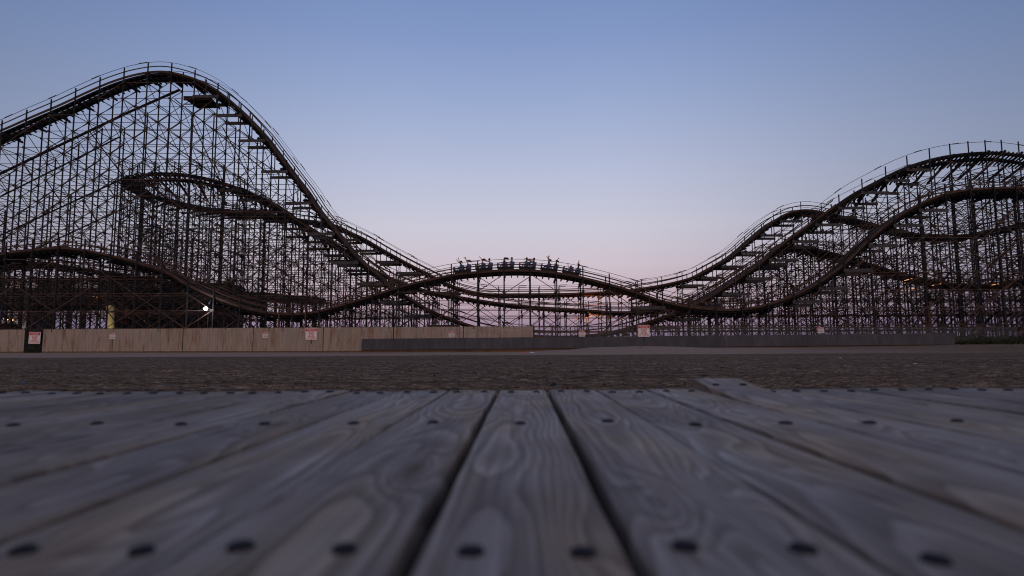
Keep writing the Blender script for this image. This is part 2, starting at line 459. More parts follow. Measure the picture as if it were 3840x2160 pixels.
def track(key, ctrl, near_side, spacing=2.75, level=1.95, z0=2.5, extra=(), rails='both', shift=1.25, rng=1):
    R = random.Random(rng)
    W = []
    for c in ctrl:
        p = at(c[0], c[1], c[2]); bank = c[3] if len(c) > 3 else 0
        p = p + Vector((0, shift, 0)); W.append((p.x, p.y, p.z, bank))
    S = []; n = (len(W) - 1) * 24
    for i in range(n + 1): S.append(cr(W, i / 24))
    # resample on plan arc + slope arc
    D = [0]
    for a, b in zip(S, S[1:]): D.append(D[-1] + math.dist(a[:3], b[:3]))
    def samp(d, DD):
        import bisect
        k = min(max(bisect.bisect(DD, d) - 1, 0), len(DD) - 2); f = (d - DD[k]) / max(1e-9, DD[k + 1] - DD[k])
        return [a + (b - a) * f for a, b in zip(S[k], S[k + 1])]
    PD = [0]
    for a, b in zip(S, S[1:]): PD.append(PD[-1] + math.dist(a[:2], b[:2]))
    def fr(d, DD):
        e = .25; a = samp(d - e, DD) if d > e else samp(0, DD); b = samp(min(d + e, DD[-1]), DD); c = samp(d, DD)
        return frame(Vector(c[:3]), Vector(b[:3]) - Vector(a[:3]), c[3])
    def segs(g, FR, l0, l1, u0, u1, lim):
        cur = []
        for i, f in enumerate(FR):
            b = abs(samp(D[-1] * i / (len(FR) - 1), D)[3])
            if b < lim: cur.append(f)
            else:
                if len(cur) > 1: g.sweep(cur, l0, l1, u0, u1)
                cur = []
        if len(cur) > 1: g.sweep(cur, l0, l1, u0, u1)
    m = int(D[-1] / .6); FR = [fr(D[-1] * i / m, D) for i in range(m + 1)]
    TR[key] = (S, D, PD, samp, fr)
    trk = empty('track', (0, 0, 0)); trk.parent = coaster; trk.location = (0, -66, 0)
    g = MB(); segs(g, FR, -1.12, -1.04, -.15, .09, 16); segs(g, FR, 1.04, 1.12, -.15, .09, 16)
    g.build('side_board', M['brown'], trk)
    g = MB()
    for l in (-.52, .52): g.sweep(FR, l - .11, l + .11, -.40, .05)
    segs(g, FR, -1.02, -.66, -.36, -.31, 10); segs(g, FR, .66, 1.02, -.36, -.31, 10)
    g.build('running_beam', M['dark'], trk)
    g = MB()
    for l in (-.52, .52): g.sweep(FR, l - .05, l + .05, .052, .08)
    g.build('steel_rail', M['steel'], trk)
    g = MB(); d = 0
    while d < D[-1]:
        p, n, u = fr(d, D); g.beam(p + n * -1.16 + u * -.50, p + n * 1.16 + u * -.50, .10, .17, up=u); d += .68
    g.build('cross_ties', M['dark'], trk)
    g = MB()
    for s in (-1, 1):
        g.sweep(FR, s * 1.20 - .02, s * 1.20 + .02, 1.11, 1.15)
        if rails == 'both' or s == near_side: segs(g, FR, s * 1.17 - .02, s * 1.17 + .02, .53, .65, 16)
    # splice boards where rails overlap
    d = 1.3
    while d < D[-1] - 1.5:
        for s in (-1, 1):
            q = [fr(d + e, D) for e in (0, .5, 1.0)]
            g.sweep(q, s * 1.20 - .04, s * 1.20 + .04, 1.12, 1.205)
        d += 5.5
    g.build('handrail', M['brown'], trk)
    # bents
    nb = int(PD[-1] / spacing); bents = []; grid = {}
    lines = [(-1.24, 1.0), (1.24, 1.0)] + list(extra)
    lines.sort()
    for i in range(nb + 1):
        p, n, u = fr(i * spacing, PD)
        g = MB(); tops = []; pw = .115 if key == 'front' else (.115 if p.x < 6 else .10) if key == 'lift' else .085
        nf = Vector((n.x, n.y, 0)).normalized()
        hc = p.z
        for (l, frac) in lines:
            if abs(l) < 2:
                e = p + n * l; top = (p + n * l + u * 1.13).z; x, yv = p.x + nf.x * l, p.y + nf.y * l; gt = e.z - .5
            else:
                if hc * frac < 4 or (key == 'lift' and p.x > -5 and l > 6) or (key == 'turnaround' and -8 < p.x < 18): tops.append(None); continue
                e = p + nf * l; x, yv = e.x, e.y; top = hc * frac; top = z0 + level * round((top - z0) / level) + .25; gt = top
            zb = gh(x, yv)
            if top - zb < .8: tops.append(None); continue
            lean = nf * (0.0 if abs(l) < 2 else 0)
            g.beam((x, yv, zb - .3), (x, yv, top), pw, pw)
            tops.append((x, yv, top, gt))
        # transverse work
        for a, b in zip([t for t in tops if t], [t for t in tops if t][1:]):
            lim = min(a[3], b[3]); k = 0; z = z0
            while z < lim + .05:
                g.beam((a[0], a[1], z), (b[0], b[1], z), .04, .085)
                if z + level < lim + .3:
                    if (k + i) % 2: g.beam((a[0], a[1], z), (b[0], b[1], z + level), .04, .075)
                    else: g.beam((b[0], b[1], z), (a[0], a[1], z + level), .04, .075)
                    if k % 2 == 0 and R.random() < (.6 if p.x > 6 else .15): g.beam((b[0], b[1], z), (a[0], a[1], z + level), .04, .07)
                z += level; k += 1
            if abs(a[2] - b[2]) > level: g.beam((a[0], a[1], min(a[2], b[3])), (b[0], b[1], min(b[2], a[3])), .04, .09)
            if z0 - .9 < lim: g.beam((a[0], a[1], .4), (b[0], b[1], min(z0, lim)), .04, .08)
        bk = samp(i * spacing, PD)[3]; lo_ = -1.5 - (1.9 if bk > 12 else 0); hi_ = 1.5 + (1.9 if bk < -12 else 0)
        g.beam(p + n * lo_ + u * -.72, p + n * hi_ + u * -.72, .13, .27, up=u)
        bents.append((g, p)); grid[i] = tops
        all_bents.append((g, p.z / p.y, key))
    # longitudinal bracing
    g = MB(); gp = MB(); gb = MB()
    for li in range(len(lines)):
        l, frac = lines[li]
        for i in range(nb):
            a, b = grid[i][li], grid[i + 1][li]
            if not a or not b: continue
            k = 0; z = z0
            while z < max(a[3], b[3]):
                if z < min(a[3], b[3]): g.beam((a[0], a[1] - .1, z), (b[0], b[1] - .1, z), .04, .06)
                if z < a[3] and abs(l) < 2: gp.box((a[0], a[1] - .14, z), (.24, .05, .24))
                if z + level < min(a[3], b[3]) + .4:
                    dn_ = 2 if a[0] > 14 else 3
                    if (i - k) % dn_ == li % dn_: g.beam((a[0], a[1] - .16, z), (b[0], b[1] - .16, z + level), .035, .075)
                    if (i + k) % (dn_ + 1) == (li * 2) % (dn_ + 1): g.beam((b[0], b[1] - .16, z), (a[0], a[1] - .16, z + level), .035, .065)
                elif z < min(a[3], b[3]) and R.random() < .6:
                    hi, lo = (a, b) if a[3] > b[3] else (b, a)
                    if hi[3] > z + level: g.beam((lo[0], lo[1] - .16, z), (hi[0], hi[1] - .16, z + level), .035, .07)
                z += level; k += 1
            if min(a[3], b[3]) > .5 and (i + li) % 2 == 0 and z0 < min(a[3], b[3]): g.beam((a[0], a[1] - .16, .3), (b[0], b[1] - .16, z0), .035, .075)
            # header beams on the slopes carrying the middle of each span
            dz = abs(a[2] - b[2])
            mxx = (a[0] + b[0]) / 2
            if abs(l) < 2 and dz > .9 and not (key == 'lift' and mxx < -37) and not (key == 'front' and mxx < 2) and key != 'low':
                hi, lo = (a, b) if a[2] > b[2] else (b, a)
                zz = lo[3] - .25
                e = Vector((lo[0] - hi[0], lo[1] - hi[1], 0)).normalized() * .25
                gb = MB(); gb.beam((hi[0] - e.x * .3, hi[1] - .16, zz), (lo[0] + e.x, lo[1] + e.y - .16, zz), .08, .34)
                mx, my = (hi[0] + lo[0]) / 2, (hi[1] + lo[1]) / 2
                gb.beam((mx, my, zz), (mx, my, (hi[3] + lo[3]) / 2 + ((1.05 if dz < 2.2 else 1.3) if abs(samp((i + .5) * spacing, PD)[3]) < 4 else -.1)), .09, .1)
                ob = gb.build('header_beam', M['grey'], coaster); ob.location = (0, -66, 0)
            elif abs(l) < 2 and key == 'front' and min(a[3], b[3]) < 3.6:
                mx, my = (a[0] + b[0]) / 2, (a[1] + b[1]) / 2
                g.beam((mx, my, gh(mx, my) - .3), (mx, my, (a[2] + b[2]) / 2 - .35), .13, .13)
    br = g.build('bracing', M['brace'], coaster); br.location = (0, -66, 0)
    gq = gp.build('gusset_plates', M['plate'], br); gq['kind'] = 'stuff'; br['kind'] = 'stuff'

T4 = [(-120, 668), (0, 638), (75, 628), (144, 622), (208, 628), (273, 641), (341, 659), (417, 684), (471, 716), (538, 747), (602, 770), (669, 785), (740, 789), (804, 781),
      (872, 762), (940, 741), (1007, 720), (1074, 704), (1142, 690), (1210, 683), (1276, 679), (1342, 680), (1409, 687), (1472, 699), (1543, 717), (1608, 737), (1676, 759),
      (1743, 774), (1811, 780), (1876, 778), (1941, 765), (2006, 741), (2068, 708), (2130, 662), (2190, 603), (2251, 553), (2310, 517), (2373, 491), (2436, 478), (2498, 474), (2576, 472), (2680, 478), (2790, 500)]
track('front', [(a, b, 62 + (max(0, a - 2350) / 220) ** 2 * 1.2, -5 if a > 1700 else 0) for a, b in T4], -1, 2.75, 1.82, 2.56, extra=[], rng=2)
T1 = [(-120, 372, 68), (0, 326, 68), (75, 293, 68), (150, 261, 68), (214, 231, 68), (278, 204, 68), (342, 185, 68), (405, 178, 68), (465, 189, 68), (526, 214, 68), (586, 258, 68), (646, 319, 68), (676, 356, 68),
      (734, 434, 68), (765, 474, 68), (797, 523, 68), (829, 562, 68), (859, 599, 68), (890, 637, 68), (922, 668, 68), (953, 693, 68), (982, 722, 68), (1024, 747, 68), (1076, 777, 68), (1147, 806, 68), (1230, 830, 68),
      (1330, 843, 68), (1430, 846, 68), (1500, 841, 68), (1543, 834, 68), (1598, 820, 68), (1672, 797, 68), (1728, 774, 68), (1775, 752, 68), (1848, 706, 68), (1910, 665, 68, -3), (1969, 616, 68, -6), (2031, 573, 68, -10), (2089, 533, 68, -14),
      (2147, 493, 68, -18), (2206, 461, 68, -22), (2266, 431, 68.3, -26), (2328, 408, 68.6, -28), (2385, 394, 69.2, -30), (2445, 386, 70.2, -30), (2504, 383, 71.4, -30), (2549, 386, 72.2, -30), (2600, 394, 73.5, -30), (2680, 412, 76.5, -30), (2740, 440, 81, -28), (2770, 470, 87, -24)]
track('lift', T1, -1, 2.8, 1.95, 2.5, extra=[(3.6, .90), (6.6, .74)], rng=5)
T63 = [(2700, 690, 74), (2576, 702, 74), (2501, 714, 74), (2397, 712, 74), (2279, 689, 74), (2195, 664, 74), (2133, 645, 74), (2070, 631, 74, 6), (2033, 621, 74, 6), (1987, 621, 74, 6), (1954, 634, 74, 6), (1915, 660, 74), (1860, 695, 74), (1800, 732, 74), (1730, 765, 74), (1640, 781, 74), (1541, 784, 74),
       (1457, 778, 74), (1358, 772, 74), (1274, 764, 74), (1216, 756, 74), (1150, 745, 74), (1080, 732, 74), (1020, 712, 74), (970, 692, 74), (920, 665, 74, 4), (870, 632, 74, 8), (820, 602, 74, 12), (784, 580, 74, 14), (754, 562, 74, 16), (720, 534, 74, 18), (662, 502, 74, 22), (618, 482, 74, 24),
       (551, 459, 74, 26), (485, 443, 74, 28), (418, 436, 74.3, 30), (357, 439, 76, 30), (320, 453, 80, 30), (332, 470, 85, 26), (390, 492, 88, 22), (460, 509, 88, 18), (520, 520, 87, 16), (600, 529, 85, 14), (680, 536, 82.5, 10), (742, 546, 81, 6), (804, 556, 80, 3), (850, 568, 80), (879, 582, 80), (917, 600, 80), (955, 622, 80), (999, 647, 80), (1040, 669, 80),
       (1076, 687, 80), (1113, 706, 80), (1149, 722, 80), (1190, 733, 80), (1234, 739, 80), (1330, 740, 80), (1430, 738, 80), (1529, 734, 80), (1598, 727, 80), (1672, 715, 80), (1739, 698, 80), (1784, 676, 80), (1845, 640, 80), (1895, 597, 80), (1942, 559, 80), (1980, 538, 80, -4), (2017, 529, 80, -4), (2050, 530, 80, -4), (2098, 539, 80), (2147, 548, 80),
       (2189, 559, 80), (2249, 574, 80), (2317, 588, 80), (2381, 592, 80), (2445, 588, 80), (2509, 575, 80), (2576, 559, 80), (2700, 530, 80)]
track('turnaround', T63, 1, 2.75, 1.95, 2.3, extra=[(-3.6, .72)], rng=9)
T7 = [(-120, 668, 78), (0, 664, 78), (83, 659, 78), (167, 668, 78), (250, 681, 78), (312, 689, 78), (420, 706, 78), (520, 728, 78)]
track('low', T7, -1, 2.8, 1.95, 2.5, rng=12)
# single bents: the hundred that show largest are parts, the rest one part
all_bents.sort(key=lambda b: -b[1] - (.25 if b[2] == 'front' else 0))
for g, h, k in all_bents[:100]:
    o = g.build('bent', M['post'], coaster); o.location = (0, -66, 0)
rest = MB()
for g, h, k in all_bents[100:]: rest.poly(g.v, g.f)
o = rest.build('bent', M['post'], coaster); o.location = (0, -66, 0); o['kind'] = 'stuff'
# lift-hill catwalk, brake platform and long raking chords
g = MB()
for (x0, y0, x1, y1, Y, w) in ((-60, 466, 320, 284, 71.9, .3), (320, 284, 452, 226, 71.9, .3), (-60, 525, 300, 345, 75, .16), (-60, 620, 330, 440, 75, .16), (60, 640, 320, 520, 75, .14),
                               (330, 290, 560, 455, 71.9, .12), (440, 250, 680, 440, 71.9, .12), (120, 350, 340, 500, 75, .1), (225, 330, 330, 470, 71.9, .1), (480, 300, 560, 470, 75, .1), (560, 320, 640, 470, 75, .1)):
    g.beam(at(x0, y0, Y), at(x1, y1, Y), .12, w)
o = g.build('raking_chords', M['dark'], coaster); o.location = (0, -66, 0)
pl = MB()
for k in range(9): pl.beam(at(466 + k * 3.5, 246 + k * 3.0, 68.2 + k * .42), at(529 + k * 3.0, 246 + k * 3.0, 68.2 + k * .42), .4, .07)
for (a, b, c) in ((244, 68, .2), (251, 68, .14), (262, 68.3, .1)): pl.beam(at(462, a, b), at(530, a, b), .1, c)
pl.beam(at(463, 246, 68.2), at(505, 274, 72), .1, .2); pl.beam(at(530, 246, 68.2), at(553, 274, 72), .1, .2)
o = pl.build('brake_platform', M['dark'], coaster); o.location = (0, -66, 0)

# ------------------------------------------------------------------ train and riders
def skin(name, verts, edges, radii, mat, parent, root=0, sub=1):
    me = bpy.data.meshes.new(name); me.from_pydata([tuple(v) for v in verts], edges, []); me.materials.append(mat)
    o = bpy.data.objects.new(name, me); C.objects.link(o)
    if parent: o.parent = parent
    md = o.modifiers.new('skin', 'SKIN'); md.use_smooth_shade = True
    if not me.skin_vertices: me.attributes
    sv = me.skin_vertices[0].data
    for i, r in enumerate(radii): sv[i].radius = (r, r); sv[i].use_root = (i == root)
    s = o.modifiers.new('sub', 'SUBSURF'); s.levels = sub; s.render_levels = sub
    return o
M['skin'] = plain('skin', (.42, .24, .17), .6, .1)
HAIRS = {'brown': plain('brown hair', (.05, .028, .018), .6, .3), 'dark': plain('dark hair', (.018, .013, .012), .6, .3), 'light': plain('light brown hair', (.13, .08, .05), .6, .3)}
SH = {'black': plain('black shirt', (.012, .012, .014), .8, .2), 'white': plain('white shirt', (.55, .50, .55), .8, .05), 'grey': plain('grey shirt', (.12, .10, .12), .8, .1),
      'blue': plain('blue shirt', (.02, .06, .22), .8, .1), 'pale': plain('pale blue shirt', (.25, .35, .5), .8, .1)}
M['pants'] = plain('dark shorts', (.03, .03, .05), .8, .2)
def person(loc, fwd, up, label, shirt, hair, armL, armR, lean=0, wind=.3):
    "forward is local -X, left hand side local -Y (towards camera)"
    root = empty('person', loc, label, 'person', 'riders in the coaster train')
    n = fwd.cross(up).normalized()            # local y
    root.matrix_world = Matrix(((-fwd.x, -n.x, up.x, loc.x), (-fwd.y, -n.y, up.y, loc.y), (-fwd.z, -n.z, up.z, loc.z), (0, 0, 0, 1)))
    V = []; E = []; R = []
    def add(p, r, par=None):
        V.append(Vector(p)); R.append(r)
        if par is not None: E.append((par, len(V) - 1))
        return len(V) - 1
    def ln(x, z): return (x + lean * z, z)
    pel = add((0, 0, 0), .125); wa = add((*((ln(0, .2)[0], 0)), .2), .115, pel); ch = add((ln(0, .37)[0], 0, .37), .125, wa)
    nb = add((ln(0, .47)[0], 0, .48), .06, ch); hb = add((ln(-.02, .5)[0], 0, .56), .062, nb); hm = add((ln(-.03, .6)[0], 0, .65), .098, hb); ht = add((ln(-.02, .65)[0], 0, .735), .07, hm)
    add((V[hm].x - .115, 0, .64), .016, hm); add((V[hm].x - .06, -.095, .645), .014, hm)
    hands = []
    for s, arm in ((-1, armL), (1, armR)):
        sh = add((V[ch].x, s * .16, .435), .058, ch)
        e = V[sh] + Vector((arm[0][0], s * .02 + arm[0][1], arm[0][2])).normalized() * .30; el = add(e, .047, sh)
        w = e + Vector((arm[1][0], arm[1][1], arm[1][2])).normalized() * .27; wr = add(w, .036, el)
        d = (w - e).normalized(); pm = add(w + d * .06, .042, wr)
        lat = d.cross(Vector((0, 1, 0))); lat = Vector((0, 1, 0)) if lat.length < .1 else lat.normalized()
        for q, ll in ((-1.5, .06), (-.5, .075), (.5, .08), (1.5, .07)):
            b = add(V[pm] + d * .035 + lat * q * .02, .010, pm); add(V[b] + d * ll + lat * q * .01 + Vector((-.015, 0, 0)), .008, b)
        th = add(V[pm] + lat * -.045, .011, pm); add(V[th] + d * .045 + lat * -.02, .009, th)
        kn = add((-.42, s * .1, .03), .07, pel); an = add((-.47, s * .1, -.36), .045, kn); add((-.60, s * .1, -.40), .035, an)
    skin('body', V, E, R, M['skin'], root)
    V2 = [V[pel], V[wa], V[ch], V[nb]]; R2 = [.14, .135, .145, .07]; E2 = [(0, 1), (1, 2), (2, 3)]
    for s, arm in ((-1, armL), (1, armR)):
        p = Vector((V[ch].x, s * .16, .435)); V2.append(p); R2.append(.07); E2.append((2, len(V2) - 1))
        V2.append(p + Vector((arm[0][0], s * .02 + arm[0][1], arm[0][2])).normalized() * .13); R2.append(.058); E2.append((len(V2) - 2, len(V2) - 1))
    skin('shirt', V2, E2, R2, SH[shirt], root)
    skin('trousers', [(0, 0, -.01), (-.4, -.1, .03), (-.4, .1, .03)], [(0, 1), (0, 2)], [.14, .08, .08], M['pants'], root)
    g = MB(); hd = V[hm]
    g.ball(hd + Vector((.028, 0, .035)), (.105, .105, .105), 10, 7)
    rr = random.Random(hash(label) % 1000 if False else sum(map(ord, label)))
    nst = int(10 + 40 * wind)
    for k in range(nst):
        a = rr.uniform(-1, 1); b = rr.uniform(-.9, .8)
        p = hd + Vector((.07, a * .08, b * .09 + .02)); Lh = wind * rr.uniform(.6, 1.2)
        q = [p, p + Vector((Lh * .35, a * .03, rr.uniform(-.02, .05))), p + Vector((Lh * .7, a * .08 + rr.uniform(-.04, .04), rr.uniform(-.14, .06))), p + Vector((Lh, a * .1 + rr.uniform(-.06, .06), rr.uniform(-.26, .07)))]
        g.tube(q, [.028, .022, .012, .003], 5)
    g.build('hair', HAIRS[hair], root, smooth=True)
    return root

S, D, PD, samp, fr = TR['front']
def d_at_x(x):
    for i in range(len(S) - 1):
        if S[i][0] <= x < S[i + 1][0]: return D[i] + (D[i + 1] - D[i]) * (x - S[i][0]) / (S[i + 1][0] - S[i][0])
train = empty('coaster_train', (0, 0, 0), 'coaster train of six black cars with blue seats cresting the low middle hill', 'coaster train')
# one car, copied
def car_meshes():
    b = MB()
    b.prism([(-.86, .30), (-.80, .12), (.80, .12), (.88, .22), (.88, .42), (.70, .46), (-.30, .42), (-.86, .50)], 'y', -.62, .62)
    b.box((-.55, 0, .55), (.05, 1.15, .14)); b.box((1.12, 0, .2), (.5, .08, .06))
    body = b.build('chassis', M['black'])
    sh = MB()
    for s in (-1, 1):   # wing shaped sides + shell of one seat
        y0, y1 = (s * .56, s * .60)
        sh.prism([(-.34, .34), (.10, .34), (.22, .90), (.20, .96), (-.10, .97), (-.16, .90), (-.30, .60)], 'y', min(y0, y1), max(y0, y1))
    sh.prism([(.04, .36), (.14, .36), (.26, .93), (.16, .96)], 'y', -.56, .56)
    sh.prism([(-.34, .36), (.06, .36), (.06, .46), (-.34, .46)], 'y', -.56, .56)
    seat = sh.build('seat', M['blue'])
    nz = MB(); nz.prism([(-.92, .36), (-.78, .30), (-.74, .84), (-.80, .88), (-.90, .86)], 'y', -.58, .58); nose = nz.build('nose_panel', M['blue'])
    lb = MB()
    lb.tube([(-.30, -.5, .40), (-.42, -.5, .68), (-.42, .5, .68), (-.30, .5, .40)], .022, 6); lap = lb.build('lap_bar', M['steel'])
    wh = MB(); wh.tube([(0, -.04, 0), (0, .04, 0)], .12, 14); wheel = wh.build('wheel', M['black'])
    return body, seat, nose, lap, wheel
proto = car_meshes(); firstcar = True
def clone(o, parent, loc=(0, 0, 0)):
    c = o.copy(); C.objects.link(c); c.parent = parent; c.location = loc; return c
cars = []
for k in range(6):
    sx = 1680 + (280 + 397 * k) * .2019
    x = at(sx / K, 690, 63.3).x; d = d_at_x(x); p, n, u = fr(d, D)
    t = (fr(d + .1, D)[0] - fr(d - .1, D)[0]).normalized(); fwd = -t
    c = empty('car', (0, 0, 0)); c.parent = train
    nn = t.cross(u) * -1
    Mx = Matrix(((t.x, n.x, u.x, p.x), (t.y, n.y, u.y, p.y), (t.z, n.z, u.z, p.z), (0, 0, 0, 1)))
    c.matrix_world = Mx
    body, seat, nose, lap, wheel = proto
    clone(body, c); clone(nose, c)
    for sx_ in (0, .77): clone(seat, c, (sx_ - .05, 0, 0)); clone(lap, c, (sx_ - .05, 0, 0))
    for wx in (-.55, .55):
        for wy in (-.62, .62): clone(wheel, c, (wx, wy, .205))
    cars.append((p, t, n, u))
for o in proto: bpy.data.objects.remove(o)
up2 = ((-.5, 0, 1), (-.15, 0, 1)); upb = ((-.9, 0, .8), (-.5, -.1, .8)); fw = ((-1, 0, -.1), (-.6, 0, .9)); dn = ((-.7, 0, -.7), (-1, 0, -.1)); st = ((-.25, 0, 1), (-.05, 0, 1)); stb = ((-.3, 0, 1), (-.55, 0, .8))
fwu = ((-1, 0, .1), (-.5, 0, .7)); rt = ((.35, 0, 1), (.7, 0, .9))
RD = [  # car, bench, y side, label, shirt, hair, armL, armR, lean, wind
    (0, 0, -1, 'person in black top with both arms thrown up, front bench of the leftmost car', 'black', 'dark', upb, up2, .10, .12),
    (0, 1, -1, 'person with long light brown hair blowing back and one arm up, leftmost car', 'white', 'light', up2, stb, .02, .34),
    (1, 0, -1, 'person in white with brown hair streaming behind, front bench of second car from left', 'white', 'brown', stb, dn, .10, .32),
    (1, 1, -1, 'person in white with both forearms raised, rear bench of second car from left', 'white', 'dark', fwu, fw, 0, .04),
    (2, 0, -1, 'person in black with dark hair flying behind, front bench of third car from left', 'black', 'brown', dn, dn, .08, .42),
    (2, 1, -1, 'person in grey top leaning back with arms down, rear bench of third car from left', 'grey', 'dark', dn, dn, .06, .05),
    (3, 0, -1, 'person with bare shoulders sitting upright, front bench of fourth car from left', 'grey', 'brown', dn, dn, .04, .03),
    (3, 1, -1, 'person in bright blue shirt reaching both hands forward, rear bench of fourth car from left', 'blue', 'dark', ((-1, 0, -.25), (-1, 0, .3)), ((-1, 0, -.1), (-1, 0, .25)), .06, .06),
    (4, 0, -1, 'person with both arms straight up and dark hair, front bench of fifth car from left', 'grey', 'dark', stb, st, .12, .16),
    (4, 1, -1, 'person in white with curly dark hair and one arm flung up, fifth car from left', 'white', 'dark', ((.1, 0, 1), (.6, 0, .9)), dn, .10, .22),
    (5, 0, -1, 'person ducking low in pale blue sleeves, front bench of the rightmost car', 'pale', 'dark', ((-.6, 0, .35), (-.2, 0, .7)), dn, .02, .05),
    (5, 1, -1, 'person in black top with both arms bent straight up, rear bench of the rightmost car', 'black', 'dark', ((-.25, 0, 1), (.1, 0, 1)), ((-.5, 0, .8), (.3, 0, 1)), .06, .04),
    (4, 0, 1, 'person half hidden on the far side of the fifth car with an arm raised high', 'black', 'dark', ((-.1, 0, 1), (.02, 0, 1)), st, .02, .1),
]
for (ci, be, sy, label, shirt, hair, aL, aR, lean, wind) in RD:
    p, t, n, u = cars[ci]
    base = p + t * ((0 if be == 0 else .77) - .12) + n * (.26 * sy) + u * (.70 if not 'ducking' in label else .36)
    person(base, -t, u, label, shirt, hair, aL, aR, lean, wind)

# ------------------------------------------------------------------ fence, wall, signs
FY = 56.0
def ftop(dx): return 829.5 - 9.0 * dx / 1343
def slat_fence(name, x0, x1, label):
    a, b = at(x0, 850, FY), at(x1, 850, FY)
    e = empty(name, (0, 0, 0), label, 'fence')
    L = b.x - a.x; npan = max(1, round(L / 6.2)); rr = random.Random(int(x0) + 5)
    for k in range(npan):
        X0 = a.x + L * k / npan + .05; X1 = a.x + L * (k + 1) / npan - .05; g = MB(); x = X0
        while x < X1:
            dx = x0 + (x1 - x0) * (x - a.x) / L
            zt = at(dx, ftop(dx), FY).z + rr.uniform(-.02, .02); zb = at(dx, 885.0 - .0025 * dx, FY).z + rr.uniform(0, .03)
            if rr.random() < .03: zt -= rr.uniform(.1, .3)
            if zb < .02: zb = .02
            g.box((x + .042, FY + rr.uniform(-.006, .006), (zt + zb) / 2), (.082, .02, zt - zb)); x += .0875
        g.build('slat_panel', M['slat'], e)
    for k in range(npan + 1):
        X = a.x + L * k / npan; dx = x0 + (x1 - x0) * k / npan
        zt = at(dx, ftop(dx), FY).z
        g = MB(); g.tube([(X, FY + .06, -.1), (X, FY + .06, zt + .04)], .035, 8); g.build('post', M['fencepost'], e)
    g = MB(); zt = at(x0, ftop(x0), FY).z; zt1 = at(x1, ftop(x1), FY).z
    g.tube([(a.x, FY + .09, zt - .08), (b.x, FY + .09, zt1 - .08)], .022, 6); g.build('top_rail', M['fencepost'], e)
    g = MB(); g.beam((a.x, FY + .03, .16), (b.x, FY + .03, .16), .05, .5); g.build('base_board', M['rust'], e)
    return e
slat_fence('slatted_fence', -140, 61.5, 'short stretch of cream slatted chain link fence left of the dark gap')
slat_fence('slatted_fence', 107, 1342.5, 'long cream slatted chain link fence with rust streaks right of the dark gap')
# dark gate in the gap
g = MB(); A, B = at(61.5, 850, FY), at(107, 850, FY)
e = empty('gate', (0, 0, 0), 'dark mesh gate closing the gap between the two slatted fences', 'gate')
g.tube([(A.x + .12, FY + .1, .2), (A.x + .12, FY + .1, 2.4), (B.x - .12, FY + .1, 2.4), (B.x - .12, FY + .1, .2), (A.x + .12, FY + .1, .2)], .03, 6); g.build('frame', M['fencepost'], e)
g = MB(); g.box(((A.x + B.x) / 2, FY + .14, 1.25), (B.x - A.x - .2, .02, 2.2)); g.build('void_sheet', M['black'], e)  # solid black sheet painted as the dark void in the gap
# chain link fence on the right
def chain(x0, x1, ytop, ybot, Y, label, name='chain_link_fence', pitch=.11):
    a, b = at(x0, ytop, Y), at(x1, ytop, Y); zb0 = at(x0, ybot, Y).z; zt = a.z; zt1 = b.z
    e = empty(name, (0, 0, 0), label, 'fence'); g = MB(); L = b.x - a.x; Hh = zt - max(zb0, .1)
    n = int((L + Hh) / pitch)
    for k in range(n):
        for s in (1, -1):
            X = a.x - Hh + k * pitch; p0 = Vector((X, Y + .004 * s, zt - Hh)); p1 = Vector((X + Hh, Y + .004 * s, zt))
            if s < 0: p0.z, p1.z = p1.z, p0.z
            t0 = max(0, (a.x - p0.x) / Hh); t1 = min(1, (b.x - p0.x) / Hh)
            if t1 <= t0: continue
            q0 = p0.lerp(p1, t0); q1 = p0.lerp(p1, t1); dz = (zt1 - zt) / L
            q0.z += dz * (q0.x - a.x); q1.z += dz * (q1.x - a.x)
            g.beam(q0, q1, .008, .008)
    g.build('mesh', M['wire'], e)
    k = 0; X = a.x
    while X < b.x + .1:
        g = MB(); z = zt + (zt1 - zt) * (X - a.x) / L; g.tube([(X, Y + .05, -.1), (X, Y + .05, z)], .035, 8); g.build('post', M['fencepost'], e); X += 3.4
    return e
chain(1344, 2560, 822, 860, FY, 'bare chain link fence behind the grey wall on the right')
# low grey wall
wall = empty('low_wall', (0, 0, 0), 'low stained grey wall of butted sheets in front of the fences', 'wall')
WY = 55.3
xs = [910, 1042, 1130, 1252, 1396, 1456, 1577, 1700, 1822, 1962, 2080, 2210, 2290, 2401]
def wtop(d): return 852.5 - (d - 910) / 1490 * 14.5 - (1.2 if d < 1350 else 0) * 0
def wbot(d): return 881 - (d - 910) / 1490 * 14.5
for a, b in zip(xs, xs[1:]):
    P = []
    for d in (a, b):
        pt = at(d, wtop(d), WY); pb = at(d, wbot(d), WY); P.append((pt.x, pt.z, pb.z))
    (xa, ta, ba), (xb, tb, bb) = P; xb -= .012
    off = random.Random(a).uniform(0, .012)
    g = MB(); y0 = WY + off; y1 = WY + .14
    g.poly([(xa, y0, ba), (xb, y0, bb), (xb, y0, tb), (xa, y0, ta), (xa, y1, ba), (xb, y1, bb), (xb, y1, tb), (xa, y1, ta)],
           [(0, 1, 2, 3), (7, 6, 5, 4), (0, 4, 5, 1), (1, 5, 6, 2), (2, 6, 7, 3), (3, 7, 4, 0)])
    g.build('panel', M['wall'], wall)
A, B = at(910, 881, WY), at(2401, 866, WY)
g = MB(); g.beam((A.x, WY + .2, A.z - .25), (B.x, WY + .2, B.z - .25), .1, .62); g.build('base_strip', M['rust'], wall)

